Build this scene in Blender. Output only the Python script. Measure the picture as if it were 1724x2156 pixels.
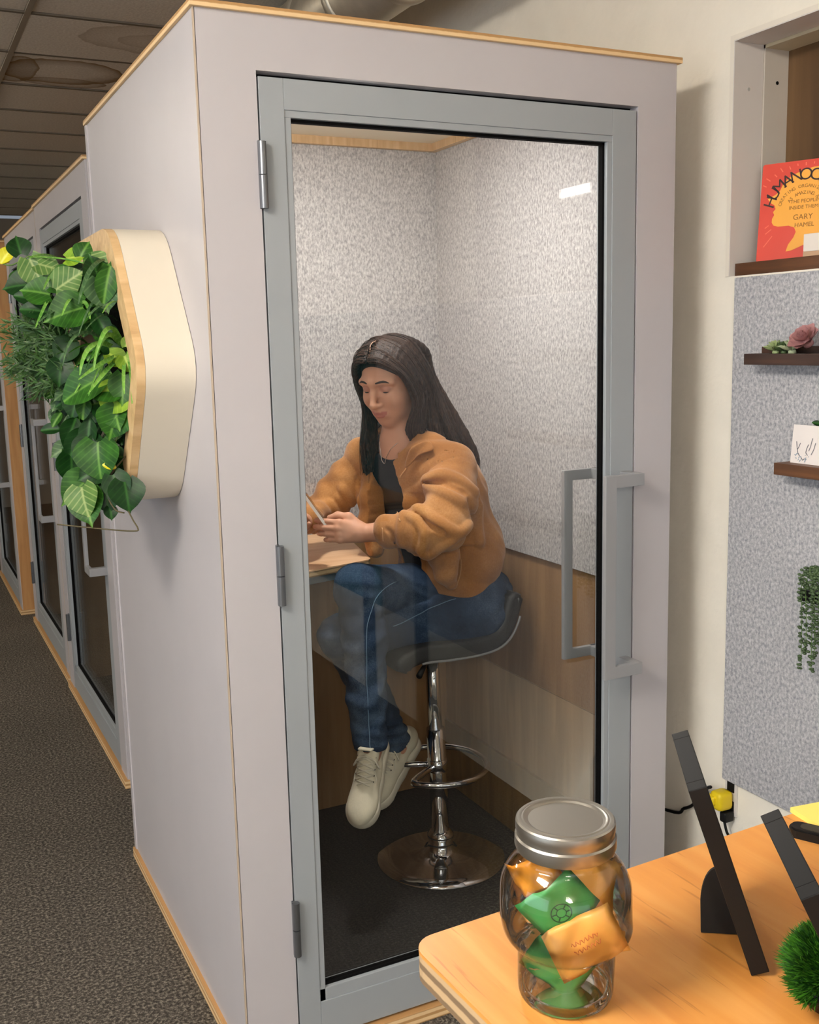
import bpy, bmesh, math, random
import numpy as np
from mathutils import Vector, Matrix
for _o in list(bpy.data.objects):
    bpy.data.objects.remove(_o, do_unlink=True)
SC = bpy.context.scene
COL = SC.collection
PI = math.pi
R = math.radians

def lin(r, g, b):
    f = lambda c: (c/255.0/12.92) if c <= 10 else ((c/255.0+0.055)/1.055)**2.4
    return (f(r), f(g), f(b), 1.0)

# ------------------------------------------------------------------ camera
CAM_P = np.array([-0.583, -2.0662, 1.6137])
YAW, PITCH, ROLL, FPX = 0.4567, -0.1606, -0.0241, 2208.88
_cy, _sy, _cp, _sp = math.cos(YAW), math.sin(YAW), math.cos(PITCH), math.sin(PITCH)
_fw = np.array([_sy*_cp, _cy*_cp, _sp]); _r0 = np.array([_cy, -_sy, 0.0]); _u0 = np.cross(_r0, _fw)
_c, _s = math.cos(ROLL), math.sin(ROLL)
_rt = _c*_r0 + _s*_u0; _up = -_s*_r0 + _c*_u0

def at(px, py, y=None, x=None, z=None):
    """a measured pixel of the photograph put onto a known plane of the room (surveying only)"""
    d = _fw + (px-862)/FPX*_rt - (py-1078)/FPX*_up
    if y is not None: t = (y-CAM_P[1])/d[1]
    elif x is not None: t = (x-CAM_P[0])/d[0]
    else: t = (z-CAM_P[2])/d[2]
    return Vector(CAM_P + d*t)

cam = bpy.data.cameras.new('camera'); camo = bpy.data.objects.new('camera', cam); COL.objects.link(camo)
M = Matrix.Identity(4)
for i in range(3):
    M[i][0], M[i][1], M[i][2], M[i][3] = _rt[i], _up[i], -_fw[i], CAM_P[i]
camo.matrix_world = M
cam.sensor_fit = 'HORIZONTAL'; cam.sensor_width = 36.0; cam.lens = 36.0*FPX/1724.0
cam.clip_start = 0.05
SC.camera = camo

# ------------------------------------------------------------------ world, light, exposure
SC.view_settings.view_transform = 'Standard'
SC.view_settings.look = 'None'
SC.view_settings.gamma = 1.0
SC.view_settings.use_curve_mapping = False
SC.view_settings.exposure = 0.35
w = bpy.data.worlds.new('world'); SC.world = w; w.use_nodes = True
w.node_tree.nodes['Background'].inputs[0].default_value = (0.6, 0.68, 0.8, 1)
w.node_tree.nodes['Background'].inputs[1].default_value = 0.3

def area(name, loc, target, sx, sy, power, col):
    l = bpy.data.lights.new(name, 'AREA'); l.shape = 'RECTANGLE'; l.size = sx; l.size_y = sy
    l.energy = power; l.color = col
    o = bpy.data.objects.new(name, l); COL.objects.link(o); o.location = loc
    o.rotation_euler = (Vector(target)-Vector(loc)).to_track_quat('-Z', 'Y').to_euler()
    return o
CEIL = 2.95
# daylight through the office windows on the far left side of the room
area('window_daylight', (-3.42, -1.6, 1.55), (0.5, -0.3, 1.1), 2.6, 1.5, 34, (0.72, 0.86, 1.0))
area('window_daylight_front', (-1.0, -6.1, 1.6), (0.3, 0, 1.0), 3.0, 1.5, 18, (0.95, 0.97, 1.0))

# ------------------------------------------------------------------ helpers
def smooth(me, on=True):
    me.polygons.foreach_set('use_smooth', [on]*len(me.polygons))

def mesh_from(verts, faces, name='mesh'):
    me = bpy.data.meshes.new(name); me.from_pydata([tuple(v) for v in verts], [], faces); me.update(); return me

def link(name, me, mat=None, parent=None, sm=False):
    if isinstance(me, bmesh.types.BMesh):
        bm = me; me = bpy.data.meshes.new(name); bm.to_mesh(me); bm.free()
    if mat is not None and not me.materials:
        for m in (mat if isinstance(mat, (list, tuple)) else [mat]): me.materials.append(m)
    if sm: smooth(me)
    o = bpy.data.objects.new(name, me); COL.objects.link(o)
    if parent is not None:
        o.parent = parent
    return o

def tag(o, label=None, cat=None, group=None, kind=None):
    if label: o['label'] = label
    if cat: o['category'] = cat
    if group: o['group'] = group
    if kind: o['kind'] = kind
    return o

def empty(name, loc=(0, 0, 0), rz=0.0, label=None, cat=None, group=None, kind=None):
    o = bpy.data.objects.new(name, None); COL.objects.link(o); o.location = loc; o.rotation_euler = (0, 0, rz)
    o.empty_display_size = 0.05
    return tag(o, label, cat, group, kind)

def add_box(bm, lo, hi, bev=0.0, mi=0):
    lo = Vector(lo); hi = Vector(hi)
    r = bmesh.ops.create_cube(bm, size=1.0)
    vs = r['verts']
    for v in vs:
        v.co = Vector(((lo[i]+hi[i])/2 + v.co[i]*(hi[i]-lo[i]) for i in range(3)))
    fs = list({f for v in vs for f in v.link_faces})
    for f in fs: f.material_index = mi
    if bev > 0:
        es = list({e for v in vs for e in v.link_edges})
        bmesh.ops.bevel(bm, geom=es, offset=bev, segments=2, affect='EDGES', profile=0.6)
    return bm

def boxes(name, lst, mat, parent=None, bev=0.0, sm=False):
    bm = bmesh.new()
    for lo, hi in lst: add_box(bm, lo, hi, bev)
    return link(name, bm, mat, parent, sm)

def box(name, lo, hi, mat, parent=None, bev=0.0):
    return boxes(name, [(lo, hi)], mat, parent, bev)

def prism(bm, pts, axis, a, b):
    """extrude polygon pts (2-D) along axis from a to b"""
    def mk(p, t):
        if axis == 'x': return (t, p[0], p[1])
        if axis == 'y': return (p[0], t, p[1])
        return (p[0], p[1], t)
    v0 = [bm.verts.new(mk(p, a)) for p in pts]; v1 = [bm.verts.new(mk(p, b)) for p in pts]
    n = len(pts)
    bm.faces.new(v0); bm.faces.new(list(reversed(v1)))
    for i in range(n):
        bm.faces.new((v0[i], v1[i], v1[(i+1) % n], v0[(i+1) % n]))
    bmesh.ops.recalc_face_normals(bm, faces=bm.faces)
    return bm

def lathe_me(prof, n=48, fn=None):
    vs, fs = [], []
    for r, z in prof:
        for i in range(n):
            a = 2*PI*i/n
            p = (r*math.cos(a), r*math.sin(a), z)
            vs.append(fn(p, a) if fn else p)
    for j in range(len(prof)-1):
        for i in range(n):
            fs.append((j*n+i, j*n+(i+1) % n, (j+1)*n+(i+1) % n, (j+1)*n+i))
    if prof[0][0] > 1e-5: fs.append(tuple(reversed(range(n))))
    if prof[-1][0] > 1e-5: fs.append(tuple((len(prof)-1)*n+i for i in range(n)))
    return mesh_from(vs, fs)

def tube_data(pts, rad, n=8, caps=True):
    """vertices and faces of a tube along pts; rad number or list"""
    pts = [Vector(p) for p in pts]; m = len(pts)
    if not hasattr(rad, '__len__'): rad = [rad]*m
    vs, fs = [], []
    nrm = None
    for i, p in enumerate(pts):
        t = (pts[min(i+1, m-1)]-pts[max(i-1, 0)]).normalized()
        if nrm is None:
            nrm = t.orthogonal().normalized()
        else:
            nrm = (nrm - t*nrm.dot(t))
            nrm = nrm.normalized() if nrm.length > 1e-6 else t.orthogonal().normalized()
        b = t.cross(nrm)
        for k in range(n):
            a = 2*PI*k/n
            vs.append(p + (nrm*math.cos(a)+b*math.sin(a))*rad[i])
    for i in range(m-1):
        for k in range(n):
            fs.append((i*n+k, i*n+(k+1) % n, (i+1)*n+(k+1) % n, (i+1)*n+k))
    if caps:
        fs.append(tuple(reversed(range(n)))); fs.append(tuple((m-1)*n+k for k in range(n)))
    return vs, fs

def tube(name, pts, rad, mat, parent=None, n=8):
    vs, fs = tube_data(pts, rad, n)
    return link(name, mesh_from(vs, fs), mat, parent, True)

def bez(p0, p1, p2, n=10):
    p0, p1, p2 = Vector(p0), Vector(p1), Vector(p2)
    return [p0*(1-t)**2+p1*2*t*(1-t)+p2*t*t for t in (i/n for i in range(n+1))]

def spline(pts, n=6):
    pts = [Vector(p) for p in pts]; out = []
    for i in range(len(pts)-1):
        p0 = pts[max(i-1, 0)]; p1 = pts[i]; p2 = pts[i+1]; p3 = pts[min(i+2, len(pts)-1)]
        for k in range(n):
            t = k/n
            out.append(0.5*((2*p1)+(p2-p0)*t+(2*p0-5*p1+4*p2-p3)*t*t+(3*p1-p0-3*p2+p3)*t**3))
    out.append(pts[-1])
    return out

class Acc:
    def __init__(s): s.v = []; s.f = []
    def add(s, vs, fs):
        b = len(s.v); s.v += [tuple(v) for v in vs]; s.f += [tuple(i+b for i in f) for f in fs]
    def link(s, name, mat, parent=None, sm=True):
        return link(name, mesh_from(s.v, s.f), mat, parent, sm)

# ------------------------------------------------------------------ materials
def nt(name):
    m = bpy.data.materials.new(name); m.use_nodes = True
    t = m.node_tree; b = t.nodes['Principled BSDF']
    return m, t, b

def N(t, typ, **kw):
    n = t.nodes.new(typ)
    for k, v in kw.items():
        if hasattr(n, k): setattr(n, k, v)
        else: n.inputs[k].default_value = v
    return n

def coords(t, scale=(1, 1, 1), rot=(0, 0, 0)):
    tc = N(t, 'ShaderNodeTexCoord'); mp = N(t, 'ShaderNodeMapping')
    mp.inputs['Scale'].default_value = scale; mp.inputs['Rotation'].default_value = rot
    t.links.new(tc.outputs['Object'], mp.inputs['Vector']); return mp.outputs['Vector']

def ramp(t, fac, stops):
    r = N(t, 'ShaderNodeValToRGB'); e = r.color_ramp.elements
    while len(e) < len(stops): e.new(0.5)
    for el, (p, c) in zip(e, stops): el.position = p; el.color = c
    t.links.new(fac, r.inputs['Fac']); return r.outputs['Color']

def bump(t, b, h, strength=0.2, dist=0.002):
    n = N(t, 'ShaderNodeBump'); n.inputs['Strength'].default_value = strength; n.inputs['Distance'].default_value = dist
    t.links.new(h, n.inputs['Height']); t.links.new(n.outputs['Normal'], b.inputs['Normal'])

def plain(name, col, rough=0.5, metal=0.0, spec=0.5, var=0.0, vscale=6.0, bmp=0.0, bscale=200.0, sheen=0.0):
    m, t, b = nt(name)
    b.inputs['Base Color'].default_value = col; b.inputs['Roughness'].default_value = rough
    b.inputs['Metallic'].default_value = metal; b.inputs['Specular IOR Level'].default_value = spec
    if sheen: b.inputs['Sheen Weight'].default_value = sheen
    v = coords(t)
    n = N(t, 'ShaderNodeTexNoise'); n.inputs['Scale'].default_value = vscale; n.inputs['Detail'].default_value = 4
    t.links.new(v, n.inputs['Vector'])
    k = max(var, 0.015)
    c0 = tuple(x*(1-k) for x in col[:3])+(1,); c1 = tuple(min(1, x*(1+k)) for x in col[:3])+(1,)
    t.links.new(ramp(t, n.outputs['Fac'], [(0.3, c0), (0.7, c1)]), b.inputs['Base Color'])
    if bmp:
        n2 = N(t, 'ShaderNodeTexNoise'); n2.inputs['Scale'].default_value = bscale; n2.inputs['Detail'].default_value = 3
        t.links.new(v, n2.inputs['Vector']); bump(t, b, n2.outputs['Fac'], bmp, 0.004)
    return m

def felt_mat(name, base, dark, light, sx=1.0, zs=0.5):
    m, t, b = nt(name); v = coords(t, (1, 1, zs))
    n = N(t, 'ShaderNodeTexNoise'); n.inputs['Scale'].default_value = 165*sx; n.inputs['Detail'].default_value = 6; n.inputs['Roughness'].default_value = 0.72
    t.links.new(v, n.inputs['Vector'])
    t.links.new(ramp(t, n.outputs['Fac'], [(0.36, dark), (0.5, base), (0.62, light)]), b.inputs['Base Color'])
    b.inputs['Roughness'].default_value = 0.95; b.inputs['Specular IOR Level'].default_value = 0.1
    bump(t, b, n.outputs['Fac'], 0.35, 0.004)
    return m

def wood_mat(name, c0, c1, c2, scale=(40, 3, 40), rough=0.45, streak=0.0, streakcol=None, detail=5):
    m, t, b = nt(name); v = coords(t, scale)
    n = N(t, 'ShaderNodeTexNoise'); n.inputs['Scale'].default_value = 1.0; n.inputs['Detail'].default_value = detail; n.inputs['Distortion'].default_value = 0.6
    t.links.new(v, n.inputs['Vector'])
    col = ramp(t, n.outputs['Fac'], [(0.3, c0), (0.5, c1), (0.72, c2)])
    if streak:
        v2 = coords(t, (scale[0]*4.2, scale[1]*2.2, scale[2]*4.2))
        n2 = N(t, 'ShaderNodeTexNoise'); n2.inputs['Scale'].default_value = 1.3; n2.inputs['Detail'].default_value = 2
        t.links.new(v2, n2.inputs['Vector'])
        f = ramp(t, n2.outputs['Fac'], [(0.63, (0, 0, 0, 1)), (0.70, (streak, streak, streak, 1))])
        mx = N(t, 'ShaderNodeMixRGB'); t.links.new(f, mx.inputs['Fac']); t.links.new(col, mx.inputs['Color1']); mx.inputs['Color2'].default_value = streakcol
        col = mx.outputs['Color']
    t.links.new(col, b.inputs['Base Color']); b.inputs['Roughness'].default_value = rough
    bump(t, b, n.outputs['Fac'], 0.06, 0.002)
    return m

def ply_mat(name, light, dark, n=3.0, thick=0.018):
    """plywood edge: layers stacked along z (object space)"""
    m, t, b = nt(name); v = coords(t, (1, 1, 1))
    wv = N(t, 'ShaderNodeTexWave'); wv.bands_direction = 'Z'; wv.inputs['Scale'].default_value = n/thick/ (2*PI) * 1.0
    wv.inputs['Distortion'].default_value = 0.4; wv.inputs['Detail'].default_value = 2; wv.inputs['Detail Scale'].default_value = 4
    t.links.new(v, wv.inputs['Vector'])
    t.links.new(ramp(t, wv.outputs['Fac'], [(0.25, dark), (0.6, light)]), b.inputs['Base Color'])
    b.inputs['Roughness'].default_value = 0.6
    return m

def thin_glass(name, tint=(1, 1, 1, 1), ior=1.5, rough=0.0, boost=1.0):
    m = bpy.data.materials.new(name); m.use_nodes = True; t = m.node_tree
    for n in list(t.nodes):
        if n.type != 'OUTPUT_MATERIAL': t.nodes.remove(n)
    out = [n for n in t.nodes if n.type == 'OUTPUT_MATERIAL'][0]
    tr = N(t, 'ShaderNodeBsdfTransparent'); tr.inputs[0].default_value = tint
    gl = N(t, 'ShaderNodeBsdfGlossy'); gl.inputs['Roughness'].default_value = rough; gl.inputs[0].default_value = (1, 1, 1, 1)
    fr = N(t, 'ShaderNodeFresnel'); fr.inputs['IOR'].default_value = ior
    mul = N(t, 'ShaderNodeMath', operation='MULTIPLY'); mul.inputs[1].default_value = boost; mul.use_clamp = True
    t.links.new(fr.outputs[0], mul.inputs[0])
    mx = N(t, 'ShaderNodeMixShader'); t.links.new(mul.outputs[0], mx.inputs[0]); t.links.new(tr.outputs[0], mx.inputs[1]); t.links.new(gl.outputs[0], mx.inputs[2])
    t.links.new(mx.outputs[0], out.inputs['Surface'])
    return m

def emit_mat(name, col, s):
    m, t, b = nt(name); b.inputs['Base Color'].default_value = col
    b.inputs['Emission Color'].default_value = col; b.inputs['Emission Strength'].default_value = s
    return m

def carpet_mat():
    m, t, b = nt('carpet loops'); v = coords(t)
    n = N(t, 'ShaderNodeTexNoise'); n.inputs['Scale'].default_value = 115; n.inputs['Detail'].default_value = 5; n.inputs['Roughness'].default_value = 0.75
    n2 = N(t, 'ShaderNodeTexNoise'); n2.inputs['Scale'].default_value = 2.2; n2.inputs['Detail'].default_value = 3
    t.links.new(v, n.inputs['Vector']); t.links.new(v, n2.inputs['Vector'])
    c = ramp(t, n.outputs['Fac'], [(0.34, lin(44, 41, 38)), (0.5, lin(90, 84, 77)), (0.64, lin(160, 151, 137))])
    mx = N(t, 'ShaderNodeMixRGB', blend_type='MULTIPLY'); mx.inputs['Fac'].default_value = 0.5
    t.links.new(c, mx.inputs['Color1']); t.links.new(ramp(t, n2.outputs['Fac'], [(0.3, (0.75, 0.75, 0.75, 1)), (0.7, (1, 1, 1, 1))]), mx.inputs['Color2'])
    t.links.new(mx.outputs['Color'], b.inputs['Base Color']); b.inputs['Roughness'].default_value = 0.97; b.inputs['Specular IOR Level'].default_value = 0.05
    bump(t, b, n.outputs['Fac'], 0.6, 0.006)
    return m

def tile_mat(name, rings=()):
    """acoustic ceiling tile, water stains as ring shapes at object coordinates (cx, cy, rx, ry, strength)"""
    m, t, b = nt(name); v = coords(t)
    n = N(t, 'ShaderNodeTexNoise'); n.inputs['Scale'].default_value = 90; n.inputs['Detail'].default_value = 4
    t.links.new(v, n.inputs['Vector'])
    col = ramp(t, n.outputs['Fac'], [(0.35, lin(206, 198, 186)), (0.65, lin(224, 217, 206))])
    nz = N(t, 'ShaderNodeTexNoise'); nz.inputs['Scale'].default_value = 5; nz.inputs['Detail'].default_value = 3
    t.links.new(v, nz.inputs['Vector'])
    for cx, cy, rx, ry, st, fill in rings:
        mp = N(t, 'ShaderNodeMapping', vector_type='POINT')
        mp.inputs['Location'].default_value = (-cx/rx, -cy/ry, 0); mp.inputs['Scale'].default_value = (1/rx, 1/ry, 0)
        t.links.new(v, mp.inputs['Vector'])
        ln = N(t, 'ShaderNodeVectorMath', operation='LENGTH'); t.links.new(mp.outputs['Vector'], ln.inputs[0])
        ad = N(t, 'ShaderNodeMath', operation='MULTIPLY_ADD'); t.links.new(nz.outputs['Fac'], ad.inputs[0]); ad.inputs[1].default_value = 0.5
        t.links.new(ln.outputs['Value'], ad.inputs[2])
        g = lambda k: (k, k, k, 1)
        f = ramp(t, ad.outputs[0], [(0.0, g(fill*0.3)), (0.62, g(fill*0.5)), (0.88, g(st*0.55)), (0.985, g(st)), (1.0, g(0))])
        r = f.node.color_ramp
        dv = N(t, 'ShaderNodeMath', operation='MULTIPLY'); dv.inputs[1].default_value = 1/1.28
        t.links.new(ad.outputs[0], dv.inputs[0]); t.links.new(dv.outputs[0], f.node.inputs['Fac'])
        mx = N(t, 'ShaderNodeMixRGB'); t.links.new(f, mx.inputs['Fac']); t.links.new(col, mx.inputs['Color1']); mx.inputs['Color2'].default_value = lin(120, 90, 40)
        col = mx.outputs['Color']
    t.links.new(col, b.inputs['Base Color']); b.inputs['Roughness'].default_value = 0.95
    bump(t, b, n.outputs['Fac'], 0.3, 0.003)
    return m

WHITE = plain('white laminate', lin(193, 188, 191), 0.38, spec=0.4)
WALLPAINT = plain('cream wall paint', lin(250, 243, 229), 0.8, spec=0.2, var=0.03, bmp=0.8, bscale=26)
TRIMW = plain('white trim paint', lin(222, 216, 210), 0.5, spec=0.3, bmp=0.1, bscale=40)
GREYAL = plain('grey powder coated aluminium', lin(158, 163, 167), 0.42, spec=0.45)
BLACKRUB = plain('black rubber gasket', lin(14, 13, 13), 0.8, spec=0.1)
HINGE = plain('grey steel hinge', lin(125, 127, 132), 0.32, metal=0.8)
HANDLE = plain('brushed nickel handle', lin(168, 168, 170), 0.4, metal=0.35)
PLY = ply_mat('plywood edge', lin(238, 204, 154), lin(190, 144, 92), 2.2, 0.018)
PLYF = wood_mat('birch plywood face', lin(196, 154, 104), lin(212, 172, 122), lin(224, 188, 140), (60, 60, 5), 0.5)
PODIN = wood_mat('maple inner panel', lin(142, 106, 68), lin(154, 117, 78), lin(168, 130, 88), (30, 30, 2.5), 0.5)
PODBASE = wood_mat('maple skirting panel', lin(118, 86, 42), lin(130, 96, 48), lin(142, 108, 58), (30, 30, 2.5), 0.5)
TAN = wood_mat('tan plywood side', lin(190, 138, 84), lin(206, 152, 94), lin(216, 166, 108), (30, 30, 3), 0.5)
FELTP = felt_mat('grey heather felt', lin(182, 178, 178), lin(146, 142, 144), lin(208, 205, 203))
FELTW = felt_mat('grey wool felt', lin(178, 178, 182), lin(142, 142, 150), lin(206, 205, 207), 0.8, 0.8)
DARKWOOD = wood_mat('dark walnut', lin(44, 28, 22), lin(62, 40, 30), lin(84, 54, 38), (50, 4, 50), 0.5)
MIDWOOD = wood_mat('brown walnut', lin(72, 44, 26), lin(96, 60, 34), lin(122, 78, 44), (50, 4, 50), 0.5)
BROWNPANEL = wood_mat('brown window board', lin(84, 60, 36), lin(104, 76, 46), lin(118, 88, 56), (14, 14, 1), 0.6)
TABLEW = wood_mat('maple table top', lin(212, 140, 66), lin(220, 150, 74), lin(228, 163, 88), (34, 3.2, 34), 0.36, 0.42, lin(150, 84, 30))
GLASS = thin_glass('door glass', (0.965, 0.98, 0.975, 1), 1.5, 0.0, 0.62)
CHROME = plain('chrome', lin(225, 225, 228), 0.07, metal=1.0)
BLACKPL = plain('black satin', lin(15, 14, 14), 0.5, spec=0.3)
BLACKLEA = plain('charcoal leatherette', lin(44, 45, 47), 0.45, spec=0.4, bmp=0.15, bscale=250)
POD_FLOOR = plain('charcoal carpet', lin(52, 50, 50), 0.95, spec=0.05, var=0.25, vscale=200, bmp=0.4, bscale=220)
# ------------------------------------------------------------------ the room
FLOOR = struct = None
def structure(name, me_or_bm, mat, sm=False, parent=None):
    o = link(name, me_or_bm, mat, parent, sm); o['kind'] = 'structure'; return o
XW = 1.33
XL, YF, YB = -3.5, -6.2, 9.6
def bxs(lst):
    bm = bmesh.new()
    for lo, hi in lst: add_box(bm, lo, hi)
    return bm
structure('floor', bxs([((XL-.2, YF-.2, -.12), (XW+.4, YB+.2, 0))]), carpet_mat())
# right wall with the old window recess in it: y -1.15..-0.02, z 1.755..2.315
NY0, NY1, NZ0, NZ1 = -1.2, -0.019, 1.756, 2.314
structure('wall_right', bxs([((XW, YF, 0), (XW+.25, NY0, CEIL)), ((XW, NY1, 0), (XW+.25, YB, CEIL)),
                             ((XW, NY0, 0), (XW+.25, NY1, NZ0)), ((XW, NY0, NZ1), (XW+.25, NY1, CEIL))]), WALLPAINT)
structure('wall_back', bxs([((XL, YB, 0), (XW, YB+.2, CEIL))]), plain('grey wall paint', lin(150, 140, 128), 0.85))
OFFW = plain('office wall paint', lin(205, 200, 190), 0.85)
# left wall and front wall with window openings (behind / beside the photographer)
structure('wall_left', bxs([((XL-.2, YF, 0), (XL, YB, .75)), ((XL-.2, YF, 2.35), (XL, YB, CEIL)), ((XL-.2, 0.2, .75), (XL, YB, 2.35)), ((XL-.2, YF, .75), (XL, -3.1, 2.35))]), OFFW)
structure('wall_front', bxs([((XL, YF-.2, 0), (XW, YF, .8)), ((XL, YF-.2, 2.4), (XW, YF, CEIL)), ((XL, YF-.2, .8), (-2.6, YF, 2.4)), ((.6, YF-.2, .8), (XW, YF, 2.4))]), OFFW)
# window recess lining
wn = empty('window_1'); wn['kind'] = 'structure'
XS, XB = 1.42, 1.50
box('jamb', (XW-.0032, NY1-.0025, NZ0), (XS, NY1+.012, NZ1), TRIMW, wn)
box('stop_board', (XS+.002, NY1-.006, NZ0), (XB, NY1+.012, NZ1), plain('aged white board', lin(206, 198, 186), .6, var=.05), wn)
box('head_board', (XW-.0032, NY0, NZ1-.0025), (XS, NY1-.0026, NZ1+.010), TRIMW, wn)
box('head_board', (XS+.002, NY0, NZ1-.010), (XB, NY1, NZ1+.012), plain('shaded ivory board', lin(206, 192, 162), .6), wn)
box('back_board', (XB, NY0, NZ0), (XB+.02, NY1+.01, NZ1), BROWNPANEL, wn)
box('sill', (XW+.012, NY0, NZ0), (XB, NY1-.006, 1.787), MIDWOOD, wn)
bm = bmesh.new(); cw = .012
prism(bm, [(NY1, NZ0), (NY1+cw, NZ0), (NY1+cw, NZ1+cw), (NY0, NZ1+cw), (NY0, NZ1), (NY1, NZ1)], 'x', XW-.0035, XW+.004)
link('casing', bm, plain('ivory casing paint', lin(240, 232, 218), .6, bmp=.1, bscale=40), wn)
p = at(1636, 175, y=NY1-.006)
me = lathe_me([(.0045, 0), (.0045, .001), (0, .001)], 12)
o = link('screw_hole', me, BLACKRUB, wn); o.location = (p.x, NY1-.006, p.z); o.rotation_euler = (PI/2, 0, 0)
p = at(1576, 188, y=NY1-.002)
me = lathe_me([(.005, 0), (.004, .0012), (0, .0012)], 12)
o = link('paint_plug', me, plain('grey plug', lin(180, 178, 172), .6), wn); o.location = (p.x, NY1-.002, p.z); o.rotation_euler = (PI/2, 0, 0)

# ceiling: slab, grid bars, tiles as pieces
ceil = structure('ceiling', bxs([((XL, YF, CEIL+.03), (XW+.25, YB, CEIL+.12))]), plain('dark plenum', lin(70, 66, 60), .9))
TM = tile_mat('acoustic tile')
TM1 = tile_mat('acoustic tile water stained', [(-.34, .0, .29, .23, .95, .10), (-.56, .02, .11, .24, .9, .8), (-.30, .2, .2, .09, .8, .5)])
TM2 = tile_mat('acoustic tile faint stain', [(-.02, -.10, .34, .22, .42, .18), (.02, -.08, .22, .12, .3, .1)])
TX, TY = 1.22, .61
x0, y0 = 0.06, 2.60
bm = bmesh.new(); add_box(bm, (-TX/2+.012, -TY/2+.012, 0), (TX/2-.012, TY/2-.012, .018), .004)
tme = bpy.data.meshes.new('ceiling_tile'); bm.to_mesh(tme); bm.free(); tme.materials.append(TM)
tme1 = tme.copy(); tme1.materials.clear(); tme1.materials.append(TM1)
tme2 = tme.copy(); tme2.materials.clear(); tme2.materials.append(TM2)
LIGHTS = []            # tile cells that hold a lamp instead
lamp_cells = set()
for i in range(-3, 2):
    for j in range(-14, 11):
        if (i, j) in lamp_cells:
            LIGHTS.append((x0+(i+.5)*TX, y0+(j+.5)*TY)); continue
        me = tme1 if (i, j) == (0, 1) else tme2 if (i, j) == (0, 0) else tme
        cx = x0+(i+.5)*TX
        if cx+TX/2 > XW+.3 and i == 1:      # cut row beside the right wall
            if j == -14:
                bm = bmesh.new(); add_box(bm, (-.01+.012-TX/2+.01, -TY/2+.012, 0), (XW-cx-.004, TY/2-.012, .018), .004)
                tcut = bpy.data.meshes.new('ceiling_tile'); bm.to_mesh(tcut); bm.free(); tcut.materials.append(TM)
            me = tcut
        o = link('ceiling_tile', me, None, ceil); o.location = (cx, y0+(j+.5)*TY, CEIL+.004-(.006 if (i*7+j*5) % 9 == 0 else 0))
GRID = plain('ceiling grid bar', lin(112, 101, 88), .7); RUN = plain('ceiling runner', lin(150, 138, 122), .7)
for i in range(-2, 3):
    x = x0+i*TX
    if x < XW: box('grid_runner', (x-.012, YF, CEIL-.003), (x+.012, YB, CEIL+.03), RUN, ceil)
for j in range(-14, 12):
    y = y0+j*TY
    box('grid_bar', (XL, y-.011, CEIL-.002), (XW, y+.011, CEIL+.028), GRID, ceil)
# hanging box lights; the corridor one is added to brighten the ceiling
DIFF = emit_mat('lamp diffuser', (1.0, .94, .85, 1), 41.0)
for k, (x, y) in enumerate([(-1.77, -1.37), (-1.77, -4.6), (-2.3, 4.2)]):
    t = empty('pendant_light', (x, y, CEIL-.30), 0, ['hanging box light nearest the booths', 'hanging box light in the middle of the office', 'unseen box light added over the corridor to brighten the ceiling'][k], 'light')
    box('diffuser', (-.2, -.4, 0), (.2, .4, .17), DIFF if k < 2 else emit_mat('added corridor glow', (1.0, .92, .80, 1), 20.0), t, .01)
    box('lamp_cap', (-.06, -.39, .171), (.06, .39, .186), TRIMW, t)
    for yy in (-.3, .3): tube('hanger', [(0, yy, .185), (0, yy, .30)], .004, HINGE, t, 8)

# spiral duct high behind the first booth
def duct():
    t = empty('air_duct', (0.99, -1.2, 2.80)); tag(t, 'round silver spiral air duct under the ceiling behind the booth top', 'duct')
    prof = []
    DM = plain('galvanised duct', lin(190, 182, 166), .45, metal=.7, var=.12, vscale=14)
    z = 0
    me = lathe_me([(.128, 0), (.128, 6.2)], 40)
    o = link('duct_tube', me, DM, t, True); o.rotation_euler = (-PI/2, 0, 0)
    for k in range(17):
        me = lathe_me([(.128, -.022), (.137, -.016), (.137, .016), (.128, .022)], 40)
        o = link('duct_collar', me, DM, t, True); o.rotation_euler = (-PI/2, 0, 0); o.location = (0, .12+.36*k, 0)
    me = lathe_me([(.12, .004), (.128, .0)], 40); o = link('duct_lip', me, DM, t); o.rotation_euler = (-PI/2, 0, 0)
    return t
duct()
s = boxes('hanger_strap', [((.70, 2.2, 2.62), (.703, 2.23, CEIL))], plain('pale strap', lin(220, 214, 200), .5))
tag(s, 'pale metal hanger strap beside the silver duct', 'strap')
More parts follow.
